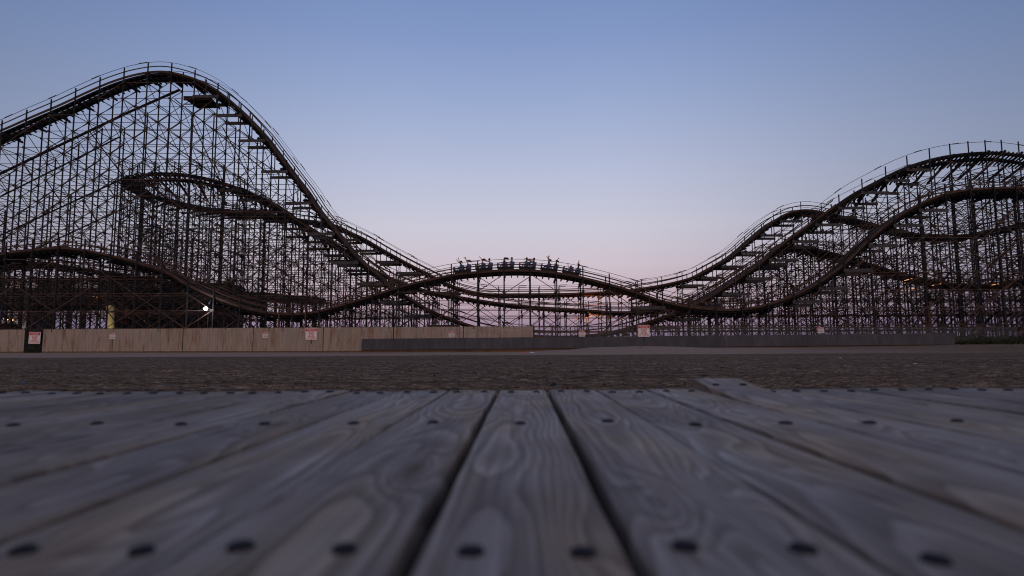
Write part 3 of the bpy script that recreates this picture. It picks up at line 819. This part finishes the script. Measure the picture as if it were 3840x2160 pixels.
def text_mesh(s, size, width=None, bold=.0):
    cu = bpy.data.curves.new('lettering', 'FONT'); cu.body = s; cu.size = size; cu.align_x = 'CENTER'; cu.align_y = 'CENTER'; cu.extrude = .002; cu.offset = bold; cu.space_line = .86
    ob = bpy.data.objects.new('lettering', cu); C.objects.link(ob)
    bpy.context.view_layer.update(); dg = bpy.context.evaluated_depsgraph_get()
    me = bpy.data.meshes.new_from_object(ob.evaluated_get(dg)); bpy.data.objects.remove(ob)
    if width:
        w = max(v.co.x for v in me.vertices) - min(v.co.x for v in me.vertices)
        for v in me.vertices: v.co.x *= width / w
    return me
def put_text(s, size, x, y, z, mat, parent, width=None, bold=0):
    me = text_mesh(s, size, width, bold); me.materials.append(mat)
    o = bpy.data.objects.new('lettering', me); C.objects.link(o); o.parent = parent; o.location = (x, y, z); o.rotation_euler = (PI / 2, 0, 0); return o
def rrect(w, h, r):
    P = []
    for cx, cz, a0 in ((w / 2 - r, h / 2 - r, 0), (-w / 2 + r, h / 2 - r, 90), (-w / 2 + r, -h / 2 + r, 180), (w / 2 - r, -h / 2 + r, 270)):
        for k in range(4): a = math.radians(a0 + 30 * k); P.append((cx + r * math.cos(a), cz + r * math.sin(a)))
    return P
def warning(dx, dyc, Y, label, tilt=0):
    c = at(dx, dyc, Y); s = 1.08
    e = empty('warning_sign', c, label, 'sign', 'kite warning signs along the beach fence'); e.rotation_euler = (0, tilt, 0)
    g = MB(); g.prism(rrect(s, s * 1.02, .04), 'y', 0, .02); g.build('panel', M['white'], e)
    g = MB()
    for (x, z, w, h) in ((0, .505, 1.0, .012), (0, -.505, 1.0, .012), (-.495, 0, .012, 1.0), (.495, 0, .012, 1.0)): g.box((x, -.003, z), (w, .004, h))
    g.build('border', M['signred'], e)
    g = MB(); g.box((0, -.004, .375), (1.0, .006, .25)); g.build('header', M['signred'], e)
    put_text('WARNING', .24, 0, -.010, .375, M['white'], e, .78, .0)
    for t, z, w in (('NO KITE', .155, .56), ('FLYING', .02, .48), ('WITHIN', -.115, .50), ('500 FEET', -.25, .62), ('OF COASTER', -.385, .88)):
        put_text(t, .145, 0, -.006, z, M['signred'], e, w, .003)
    g = MB(); g.box((0, .06, -.2), (.06, .06, 1.5)); g.build('bracket', M['fencepost'], e)
warning(87, 850, FY - .12, 'square red and white kite warning sign hung in the dark gap between the slatted fences', math.radians(1.5))
warning(783, 840, FY - .08, 'square red and white kite warning sign mounted on the rust streaked slatted fence')
warning(1619.5, 832.5, WY - .06, 'square red and white kite warning sign standing above the grey wall before the coaster')
def danger(dx, dyc, Y, label):
    c = at(dx, dyc, Y); w = .56
    e = empty('danger_sign', c, label, 'sign', 'small danger signs along the fence')
    g = MB(); g.prism(rrect(w, w * .98, .04), 'y', 0, .015); g.build('panel', M['white'], e)
    g = MB(); g.box((0, -.004, .20), (w - .03, .006, .125)); g.build('header', M['signred'], e)
    put_text('DANGER', .11, .04, -.010, .20, M['white'], e, .36, .002)
    g = MB(); g.poly([(-.25, -.012, .16), (-.17, -.012, .16), (-.21, -.012, .24), (-.25, -.009, .16), (-.17, -.009, .16), (-.21, -.009, .24)], [(0, 1, 2), (5, 4, 3), (0, 3, 4, 1), (1, 4, 5, 2), (2, 5, 3, 0)]); g.build('triangle', M['orange'], e)
    put_text('RESTRICTED AREA', .05, 0, -.006, .085, M['signblack'], e, .48, .001)
    put_text('KEEP OUT', .07, .07, -.006, -.02, M['signblack'], e, .32, .001)
    g = MB(); n = 18
    for k in range(n):
        a, b = 2 * PI * k / n, 2 * PI * (k + 1) / n
        g.beam((-.185 + .075 * math.cos(a), -.006, -.12 + .075 * math.sin(a)), (-.185 + .075 * math.cos(b), -.006, -.12 + .075 * math.sin(b)), .006, .018)
    g.beam((-.235, -.006, -.07), (-.135, -.006, -.17), .006, .016); g.build('prohibition_ring', M['signred'], e)
    g = MB()
    for z in (-.10, -.135, -.17, -.205): g.box((.07, -.003, z), (.34, .004, .014))
    g.build('small_print', M['plate'], e)
danger(283, 845, FY - .05, 'small danger sign on the slatted fence, leftmost of the small danger signs')
danger(667.5, 843, FY - .05, 'small danger sign on the slatted fence, left of the large red sign')
danger(1136, 841.3, FY - .05, 'small danger sign on the slatted fence directly above the grey wall')
danger(1464, 839, WY - .04, 'small danger sign on the wire fence beneath the orange lit timbers')
danger(2065, 830.5, WY - .04, 'small danger sign above the grey wall, rightmost of the small danger signs')

# ------------------------------------------------------------------ litter and other small things on the beach
def gz(dx, dy):
    lo = onz(dx, dy, 0.0)
    for Y in [v * .25 for v in range(24, 232)]:
        p = at(dx, dy, Y)
        if p.z <= gh(p.x, Y) + clod(p.x, Y) + .002: return p
    return lo
def rag(dx, dy, w, h, mat, label, cat, name, seed):
    p = gz(dx, dy); R = random.Random(seed); g = MB(); V = []; n = 9
    for j in range(n):
        for i in range(n):
            a, b = i / (n - 1) - .5, j / (n - 1) - .5; k = max(0, 1 - 2.1 * max(abs(a), abs(b)) ** 1.2)
            V.append((p.x + a * w + R.uniform(-.05, .05) * w, p.y + b * w * .7, p.z + h * k * R.uniform(.45, 1) + .004))
    F = [(j * n + i, j * n + i + 1, (j + 1) * n + i + 1, (j + 1) * n + i) for j in range(n - 1) for i in range(n - 1)]
    g.poly(V, F); o = g.build(name, mat, loc=p); tag(o, label, cat)
rag(1393, 974, .17, .09, M['black'], 'crumpled black cloth lying on the sand just beyond the boardwalk', 'cloth', 'cloth', 1)
rag(1338, 888.5, .5, .13, plain('pale green plastic', (.30, .42, .38), .5, .3, 9), 'pale green and white crumpled plastic at the edge of the pale sand strip', 'litter', 'litter', 2)
rag(1318, 888.5, .26, .12, plain('pink plastic', (.45, .05, .08), .5, .2), 'small pink plastic scrap beside the pale green litter', 'litter', 'litter', 3)
rag(58, 980 - 16, .12, .04, M['blue'], 'small blue scrap on the raked sand at far left', 'litter', 'litter', 4)
rag(1611, 874, .3, .06, M['black'], 'small black scrap on top of the pale sand mound', 'litter', 'litter', 5)
rag(2930 / K * .99, 871.5, .2, .05, plain('green scrap', (.02, .25, .12), .5, .1), 'small green scrap at the foot of the grey wall', 'litter', 'litter', 6)
for i, (dx, dy, w, lb) in enumerate(((57, 900 + 14, .16, 'white paper scrap on raked sand at the left edge'), (415, 884 + 3, .16, 'white paper scrap at the foot of the slatted fence'), (863, 904, .14, 'white paper scrap on raked sand below the wall end'),
                                     (2303, 915, .12, 'white paper scrap on raked sand at right'), (2114, 907 - 6, .14, 'pale scrap on raked sand left of the right end of wall'), (1145, 898 + 20, .12, 'pale scrap on raked sand, centre left'))):
    rag(dx, dy, w, .02, M['white'], lb, 'litter', 'litter', 20 + i)
rag(890, 974, .14, .05, plain('damp clump', (.07, .05, .04), .9, .4, 20), 'dark clump of seaweed just beyond the boardwalk edge', 'seaweed', 'seaweed', 41)

# shrubs
def shrub(c, w, h, n, label, mat, seed, cat='shrub', name='dune_shrub', leaf=.09):
    R = random.Random(seed); e = empty(name, c, label, cat); g = MB(); st = MB()
    for k in range(n):
        a = R.uniform(0, 2 * PI); r = R.random() ** .5
        x, y_ = math.cos(a) * r * w / 2, math.sin(a) * r * w / 3; z = h * (1 - r * r * .8) * R.uniform(.15, 1)
        d = Vector((R.uniform(-1, 1), R.uniform(-1, 1), R.uniform(.1, 1))).normalized(); s = d.cross(Vector((R.random(), R.random(), .3))).normalized() * leaf * .3
        p = Vector((x, y_, z)); q = p + d * leaf * R.uniform(.7, 1.5)
        g.poly([p - s * .3, p + s * .3, (p + q) / 2 + s, q, (p + q) / 2 - s], [(0, 1, 2, 3, 4)])
    for k in range(12):
        a = R.uniform(0, 2 * PI); st.tube([(0, 0, -.05), (math.cos(a) * w * .12, math.sin(a) * w * .1, h * .4), (math.cos(a) * w * .3, math.sin(a) * w * .2, h * .75)], [.02, .014, .006], 5)
    g.build('foliage', mat, e); st.build('stems', M['dark'], e)
for i, (dx, w, h, lb) in enumerate(((2418, 1.8, .8, 'low dark shrub against the right end of the grey wall'), (2455, 2.6, 1.0, 'dark shrub at far right, second from the wall end'), (2500, 2.6, .8, 'dark shrub at far right, third from the wall end'),
                                    (2545, 3.0, 1.0, 'dark shrub at the extreme right edge under the coaster'))):
    p = at(dx, 868, 56.6); p.z = gh(p.x, p.y); shrub(p, w * 1.3, h, 1500, lb, M['shrub'], 60 + i, leaf=.13)
p = at(78, 886, 55.8); p.z = gh(p.x, p.y); shrub(p, 1.3, .35, 700, 'low weeds in the dark gap below the kite sign', M['shrub'], 70, 'weeds', 'weeds', .1)
def palm(c, trunk_h, tr, label, seed, fl=1.6, tm='dark'):
    R = random.Random(seed); e = empty('palm_tree', c, label, 'palm tree'); g = MB()
    g.tube([(0, 0, -.1), (.02, 0, trunk_h * .5), (0, 0, trunk_h)], [tr * 1.05, tr, tr * .95], 12); g.build('trunk', M[tm], e)
    g = MB()
    for k in range(46):
        a = R.uniform(0, 2 * PI); el = R.uniform(.15, 1.35); d = Vector((math.cos(a) * math.cos(el), math.sin(a) * math.cos(el), math.sin(el)))
        L = fl * R.uniform(.6, 1.1); p = Vector((0, 0, trunk_h)); q = p + d * L
        g.tube([p, p + d * L * .5, q], [.02, .012, .004], 4)
        for m in range(6):
            f = .45 + .55 * m / 6; b = p.lerp(q, f)
            for s in (-1, 1):
                sd = d.cross(Vector((0, 0, 1))).normalized() * s; g.beam(b, b + (d * .7 + sd * .5).normalized() * .28 * fl / 1.6, .012, .02)
    g.build('crown', M['palm'], e)
M['palmtrunk'] = plain('palm trunk', (.11, .065, .04), .9, .4, 3)
P = at(2339, 866, 62 + 9); P.z = .2; palm(P, at(2339, 772, 71).z - .2, .34, 'thick brown palm trunk with spiky crown inside the right framework', 5, 2.0, 'palmtrunk')
P = at(574, 870, 84); P.z = .1; palm(P, at(574, 722, 84).z, .22, 'dark spiky palm crown rising behind the left dip of the track', 6, 1.6)
P = at(1553 - 420, 870, 86)

# ------------------------------------------------------------------ buildings behind the lift hill
BY = 92.0
def bb(x0, y0, x1, y1, Y=BY, depth=8.0, g=None, fwd=0):
    a, b = at(x0, y0, Y - fwd), at(x1, y1, Y - fwd); g = g or MB()
    z0 = max(min(a.z, b.z), .02); z1 = max(a.z, b.z)
    g.box(((a.x + b.x) / 2, Y - fwd + depth / 2, (z0 + z1) / 2), (abs(b.x - a.x), depth, z1 - z0)); return g
st_ = empty('ride_station', (0, 0, 0), 'long dark ride station with flat roof and yellow fascia under the lift hill', 'building')
bb(-140, 733, 560, 766, BY, 14).build('roof', M['darkroof'], st_)
g = bb(-140, 700, 380, 733, BY + 2, 8); g = bb(380, 712, 560, 733, BY + 2, 8, g); g.build('upper_storey', M['shop'], st_)
bb(268, 766, 395, 880, BY + 9, 1).build('back_wall', M['shop'], st_)
bb(268, 767, 460, 783, BY, .4, fwd=.3).build('fascia', plain('yellow fascia', (.16, .12, .03), .7, .3), st_)
bb(240, 766.2, 600, 769.2, BY, .3, fwd=.8).build('gutter', M['grey'], st_)
for dx in (128, 168, 205, 320, 352): bb(dx, 766, dx + 4, 885, BY, .25, fwd=-.4).build('post', M['dark'], st_)
g = MB()
for k in range(26): a = at(130 + k * 12, 772, BY + 4); g.box((a.x, a.y, 5.6), (.06, .06, 1.2))
a, b = at(125, 770, BY + 4), at(440, 770, BY + 4); g.beam((a.x, a.y, 6.2), (b.x, b.y, 6.2), .08, .08); g.build('railing', M['dark'], st_)
rh = empty('red_hall', (0, 0, 0), 'dark red sided hall right of the yellow column behind the framework', 'building')
bb(395, 784, 541, 885, BY - 2, 9).build('wall', M['redwall'], rh); bb(385, 769.5, 562, 784, BY - 2.5, 10).build('roof', M['shop'], rh)
bb(380, 812, 412, 885, BY - 2, .3, fwd=.3).build('shutter', M['grey'], rh)
rr_ = MB()
a, b = at(540, 728, BY), at(800, 748, BY)
rr_.poly([(a.x, BY - 1, a.z), (b.x, BY - 1, b.z), (b.x, BY - 1, b.z - .8), (a.x, BY - 1, a.z - 1.5), (a.x, BY + 4, a.z), (b.x, BY + 4, b.z), (b.x, BY + 4, b.z - .8), (a.x, BY + 4, a.z - 1.5)],
         [(3, 2, 1, 0), (4, 5, 6, 7), (0, 1, 5, 4), (1, 2, 6, 5), (2, 3, 7, 6), (3, 0, 4, 7)])
e = empty('canopy', (0, 0, 0), 'long sloping grey canopy running right from the ride station', 'canopy')
rr_.build('roof', M['grey'], e)
for dx in (600, 660, 720, 790): bb(dx, 742, dx + 4, 885, BY, .25, fwd=-1).build('post', M['dark'], e)
wb = empty('white_kiosk', (0, 0, 0), 'white boarded kiosk tower at the far left behind the framework', 'building')
bb(21, 757, 66, 885, BY + 16, 5).build('wall', M['white'], wb); bb(66.5, 757, 77, 885, BY + 16.2, 4).build('corner_trim', M['grey'], wb)
bb(3, 765, 19, 800, BY + 16, 4).build('blue_panel', M['blue'], wb)
g = MB()
for dy in (770, 782, 794, 806, 818): bb(21, dy, 66, dy + .5, BY + 15.97, .03, g)
g.build('board_joint', M['grey'], wb)
ab = empty('snack_stall', (0, 0, 0), 'snack stall with cream lit awning and string lights at the left edge', 'stall')
bb(-60, 809, 14, 813, BY - 1, 2).build('awning', M['awning'], ab); bb(-60, 815, 22, 885, BY + 1, 2).build('counter', M['shop'], ab)
g = MB()
for k, (dx, dy) in enumerate(((2, 802.5), (8, 803), (14, 804), (20, 804.5), (32, 805), (37, 805.6), (-8, 802))):
    g = MB(); g.ball(at(dx, dy, BY - 3), .07, 8, 6); g.build('bulb', M['lampwarm'], ab)
g = MB(); g.tube([at(-20, 801, BY - 3), at(20, 803.6, BY - 3), at(40, 805, BY - 3)], .012, 5); g.build('cable', M['black'], ab)
# yellow column
CY = 66.35; p0, p1 = at(277.5, 880, CY), at(277.5, 769, CY)
g = MB(); g.tube([(p0.x, p0.y, 0), (p1.x, p1.y, p1.z)], at(286.5, 800, CY).x - at(277.5, 800, CY).x, 24)
tag(g.build('yellow_column', M['yellow'], smooth=False), 'thick pale yellow round column lit from below inside the left framework', 'column')
# lattice gables on roof
def lattice(x0, x1, y0, y1, label):
    e = empty('lattice_gable', (0, 0, 0), label, 'lattice', 'white lattice gables on the station'); g = MB(); Y = BY - 1.2
    w = x1 - x0; n = 9
    for k in range(n + 1):
        x = x0 + w * k / n; hgt = (y1 - y0) * (1 - abs(2 * k / n - 1))
        for s in (-1, 1):
            run = min(hgt, (y1 - y0) * .8) * .6
            if hgt < 3: continue
            g.beam(at(x, y1, Y), at(x + s * run * .7, y1 - run, Y), .05, .16)
    g.beam(at(x0, y1, Y), at(x1, y1, Y), .06, .16); g.beam(at(x0, y1, Y), at((x0 + x1) / 2, y0, Y), .06, .2); g.beam(at(x1, y1, Y), at((x0 + x1) / 2, y0, Y), .06, .2)
    g.build('lattice', M['white'], e)
lattice(14, 98, 696, 722, 'white lattice gable on the station roof at far left')
lattice(180, 250, 708, 722, 'small white lattice gable on the station roof, middle one')
lattice(366, 412, 708, 722, 'small white lattice gable on the station roof right of the yellow column')
# flags
def flag(dx, y0, y1, mat, label):
    Y = BY - 8; e = empty('feather_flag', (0, 0, 0), label, 'flag'); a, b = at(dx, y0, Y), at(dx, y1, Y)
    g = MB(); g.tube([(b.x + .1, Y, 0), (b.x + .12, Y, a.z * .7), (a.x + .1, Y, a.z)], .02, 6); g.build('pole', M['steel'], e)
    V = []; n = 10
    for k in range(n + 1):
        z = b.z + (a.z - b.z) * k / n; w = .85 * (1 - (k / n) ** 2.2) + .06
        for (xx, yy) in ((.1, 0), (.1 - w * .5, .05 * math.sin(k)), (.1 - w, -.04 * math.sin(k * 1.3))): V.append((a.x + xx, Y + yy, z))
    F = [(k * 3 + i, k * 3 + i + 1, k * 3 + 4 + i, k * 3 + 3 + i) for k in range(n) for i in (0, 1)]
    g = MB(); g.poly(V, F); g.build('cloth', mat, e)
    g = MB(); z = (a.z + b.z) / 2; g.box((a.x - .15, Y - .06, z), (.35, .01, .35)); g.build('white_patch', M['white'], e)
flag(317, 781, 815, M['flagred'], 'red feather flag with white patch right of the yellow column')
flag(381, 776, 815, M['flagblue'], 'blue feather flag with white patch before the grey shutter')

# ------------------------------------------------------------------ lamps
def lamp(loc, col, power, rad=.15, name='lamp_light', parent=None):
    l = bpy.data.lights.new(name, 'POINT'); l.energy = power; l.color = col; l.shadow_soft_size = rad
    o = bpy.data.objects.new(name, l); C.objects.link(o); o.location = loc
    if parent: o.parent = parent; o.location = Vector(loc) - parent.location
def fixture(dx, dy, Y, label, mat, r, col, power, name='floodlight', hood=True, pole=True, lightoff=(0, -.5, 0)):
    c = at(dx, dy, Y); e = empty(name, c, label, 'lamp'); g = MB(); g.ball((0, 0, 0), (r, r * .7, r * .9), 14, 10); g.build('lens', mat, e, smooth=True)
    if hood:
        g = MB(); g.tube([(0, r * .5, r * .2), (0, r * 1.2, r * .5)], [r * 1.1, r * .6], 14); g.build('hood', M['fencepost'], e)
    if pole:
        g = MB(); g.tube([(0, r * 1.1, r * .3), (0, r * 1.1 + .3, -.5), (0, r * 1.1 + .3, -c.z)], .04, 6); g.build('pole', M['fencepost'], e)
    if power: lamp(c + Vector(lightoff), col, power, .2, parent=e)
fixture(517.5, 776.5, 61.6, 'large glaring white floodlight at the corner of the dark red hall', M['lampwhite'], .21, (.9, .92, 1), 160)
fixture(266, 672, 84, 'small bluish white lamp high in the left framework', M['lampwhite'], .13, (.8, .85, 1), 6, pole=False)
fixture(252, 673, 84, 'tiny white lamp left of the bluish lamp in the framework', M['lampwhite'], .06, (.8, .85, 1), 0, pole=False)
fixture(1044 - 0, 761 * 1.0, 84, 'tiny white lamp deep behind the crossing tracks', M['lampwhite'], .05, (.8, .85, 1), 0, pole=False)
fixture(1130 - 74, 700, 84, 'tiny warm lamp in the framework where the drops cross', M['lampwarm'], .05, (1, .7, .4), 5, pole=False, hood=False)
fixture(705, 777, 84, 'small greenish white lamp behind the bottom of the left dip', M['lampwhite'], .10, (.9, 1, .8), 8)
# glowing strips with point lights; the right framework ones stand in for lit timber
def tube(dx0, dy0, dx1, dy1, Y, label, power, col=(1, .5, .15), off=(0, 0, -.4)):
    a, b = at(dx0, dy0, Y), at(dx1, dy1, Y); m = (a + b) / 2; e = empty('glow_strip', m, label, 'lamp'); g = MB(); g.tube([a - m, b - m], .035, 6); g.build('tube', M['tube'], e)
    g = MB(); g.beam(a - m + Vector((0, .05, .07)), b - m + Vector((0, .05, .07)), .12, .03); g.build('housing', M['fencepost'], e)  # housing bar comes with every strip, the lit timber ones too
    lamp(m + Vector(off), col, power, .1, parent=e)
tube(234, 745.5, 253, 748.5, 80, 'warm strip light under the station roof at left', 40)
tube(361 - 3, 816 - 10, 371, 816 - 10, 86, 'warm strip light near the foot of the feather flags', 12, (1, .8, .4))
# orange floodlight on mast beneath the level track, as in the photograph
c = at(1478, 812, 70); e = empty('floodlight', c, 'white shoebox floodlight on a mast casting orange light up under the ties', 'lamp')
g = MB(); g.box((0, 0, 0), (.95, .35, .16)); g.build('housing', M['white'], e)
g = MB(); g.tube([(0, 0, -.1), (0, 0, -c.z)], .05, 8); g.build('mast', M['fencepost'], e)
g = MB(); g.box((.1, 0, .12), (.4, .25, .05)); g.build('lens', emit('orange lens', (1, .45, .12), .4), e)
lamp(at(1478, 804, 76.5), (1, .27, .04), 900, .2, parent=e)
lamp(at(1482, 764, 80.6), (1, .27, .04), 600, .2, parent=e)
tube(1408 - 10, 852 - 4, 1402, 852 - 4, 74, 'tiny warm lamp near the ground left of the orange lit timbers', 3, (1, .6, .2))
tube(2272, 730, 2300, 725, 73.2, 'warm glowing strip standing in for lit timber in the right framework, upper left one', 14, (1, .5, .18), (0, -.6, -.3))  # these four glow in place of slivers of lit timber
tube(2275, 706, 2296, 700, 73.2, 'warm glowing strip standing in for lit timber in the right framework, highest one', 8, (1, .5, .18), (0, -.6, -.3))
tube(2345, 718, 2372, 713, 73.2, 'warm glowing strip standing in for lit timber in the right framework, middle one', 16, (1, .5, .18), (0, -.6, -.3))
tube(2495, 717, 2512, 714, 73.2, 'warm glowing strip standing in for lit timber in the right framework, rightmost one', 12, (1, .5, .18), (0, -.6, -.3))
lamp(at(268, 835, CY - 1.6), (1, .86, .48), 34, .2, name='column_light')
# light pole
c = at(1128, 880, 84); e = empty('light_pole', (c.x, 84, 0), 'white light pole standing behind the crossing tracks', 'pole')
g = MB(); g.tube([(0, 0, 0), (0, 0, at(1128, 748, 84).z)], [.17, .12], 10); g.build('shaft', M['white'], e)

# ------------------------------------------------------------------ sky and light
w = bpy.data.worlds.new('World'); bpy.context.scene.world = w; w.use_nodes = True
nt = w.node_tree; nt.nodes.clear()
out = N(nt, 'ShaderNodeOutputWorld'); bg = N(nt, 'ShaderNodeBackground'); nt.links.new(bg.outputs[0], out.inputs[0])
tc = N(nt, 'ShaderNodeTexCoord'); sep = N(nt, 'ShaderNodeSeparateXYZ'); nt.links.new(tc.outputs['Generated'], sep.inputs[0])
def lin(c): return tuple(((x / 255) / 12.92 if x / 255 <= .04045 else ((x / 255 + .055) / 1.055) ** 2.4) for x in c)
E = lambda d: math.sin(math.radians(d))
fac = mth(nt, 'ADD', mth(nt, 'MULTIPLY', sep.outputs[2], 1.0), 0.0)
SKY = [(0.0, (112, 106, 138)), (E(1.2), (140, 121, 146)), (E(2.6), (170, 146, 162)), (E(4.6), (196, 174, 184)), (E(7.5), (206, 193, 204)), (E(11), (203, 201, 215)), (E(16), (184, 191, 216)), (E(22), (157, 173, 209)), (E(28), (132, 153, 198)), (E(36), (108, 132, 180)), (E(60), (80, 108, 165)), (1.0, (60, 88, 148))]
front = ramp(nt, fac, [(p, lin(c)) for p, c in SKY])
BACK = [(0.0, (150, 120, 115)), (E(5), (205, 150, 125)), (E(14), (200, 165, 150)), (E(30), (166, 162, 165)), (E(60), (136, 140, 150)), (1.0, (108, 117, 138))]
back0 = ramp(nt, fac, [(p, lin(c)) for p, c in BACK])
bs = N(nt, 'ShaderNodeVectorMath', operation='SCALE'); nt.links.new(back0, bs.inputs[0]); bs.inputs['Scale'].default_value = 1.9; back = bs.outputs[0]
kb = N(nt, 'ShaderNodeMapRange'); nt.links.new(sep.outputs[1], kb.inputs[0]); kb.inputs[1].default_value = .5; kb.inputs[2].default_value = -.45
col = mix(nt, kb.outputs[0], front, back)
# slightly brighter around the middle of the afterglow, falling away to both sides
az = mth(nt, 'ABSOLUTE', mth(nt, 'ADD', sep.outputs[0], .02))
side_ = N(nt, 'ShaderNodeMapRange', interpolation_type='SMOOTHSTEP'); nt.links.new(az, side_.inputs[0]); side_.inputs[1].default_value = .12; side_.inputs[2].default_value = .9; side_.inputs[3].default_value = 0.0; side_.inputs[4].default_value = 1.0
tint = mix(nt, side_.outputs[0], (1, 1, 1), (.36, .43, .52))
sc = N(nt, 'ShaderNodeVectorMath', operation='MULTIPLY'); nt.links.new(col, sc.inputs[0]); nt.links.new(tint, sc.inputs[1])
nt.links.new(sc.outputs[0], bg.inputs[0]); bg.inputs[1].default_value = 1.0
sun = bpy.data.lights.new('sun', 'SUN'); sun.energy = .22; sun.angle = math.radians(25); sun.color = (1, .80, .68)
so = bpy.data.objects.new('sun', sun); C.objects.link(so); so.rotation_euler = (math.radians(74), 0, math.radians(18))
sc_ = bpy.context.scene
sc_.view_settings.view_transform = 'Standard'; sc_.view_settings.look = 'None'; sc_.view_settings.exposure = 0; sc_.view_settings.gamma = 1
sc_.cycles.filter_width = 1.1; sc_.cycles.max_bounces = 4; sc_.cycles.diffuse_bounces = 2
if '_abs' in coaster: del coaster['_abs']
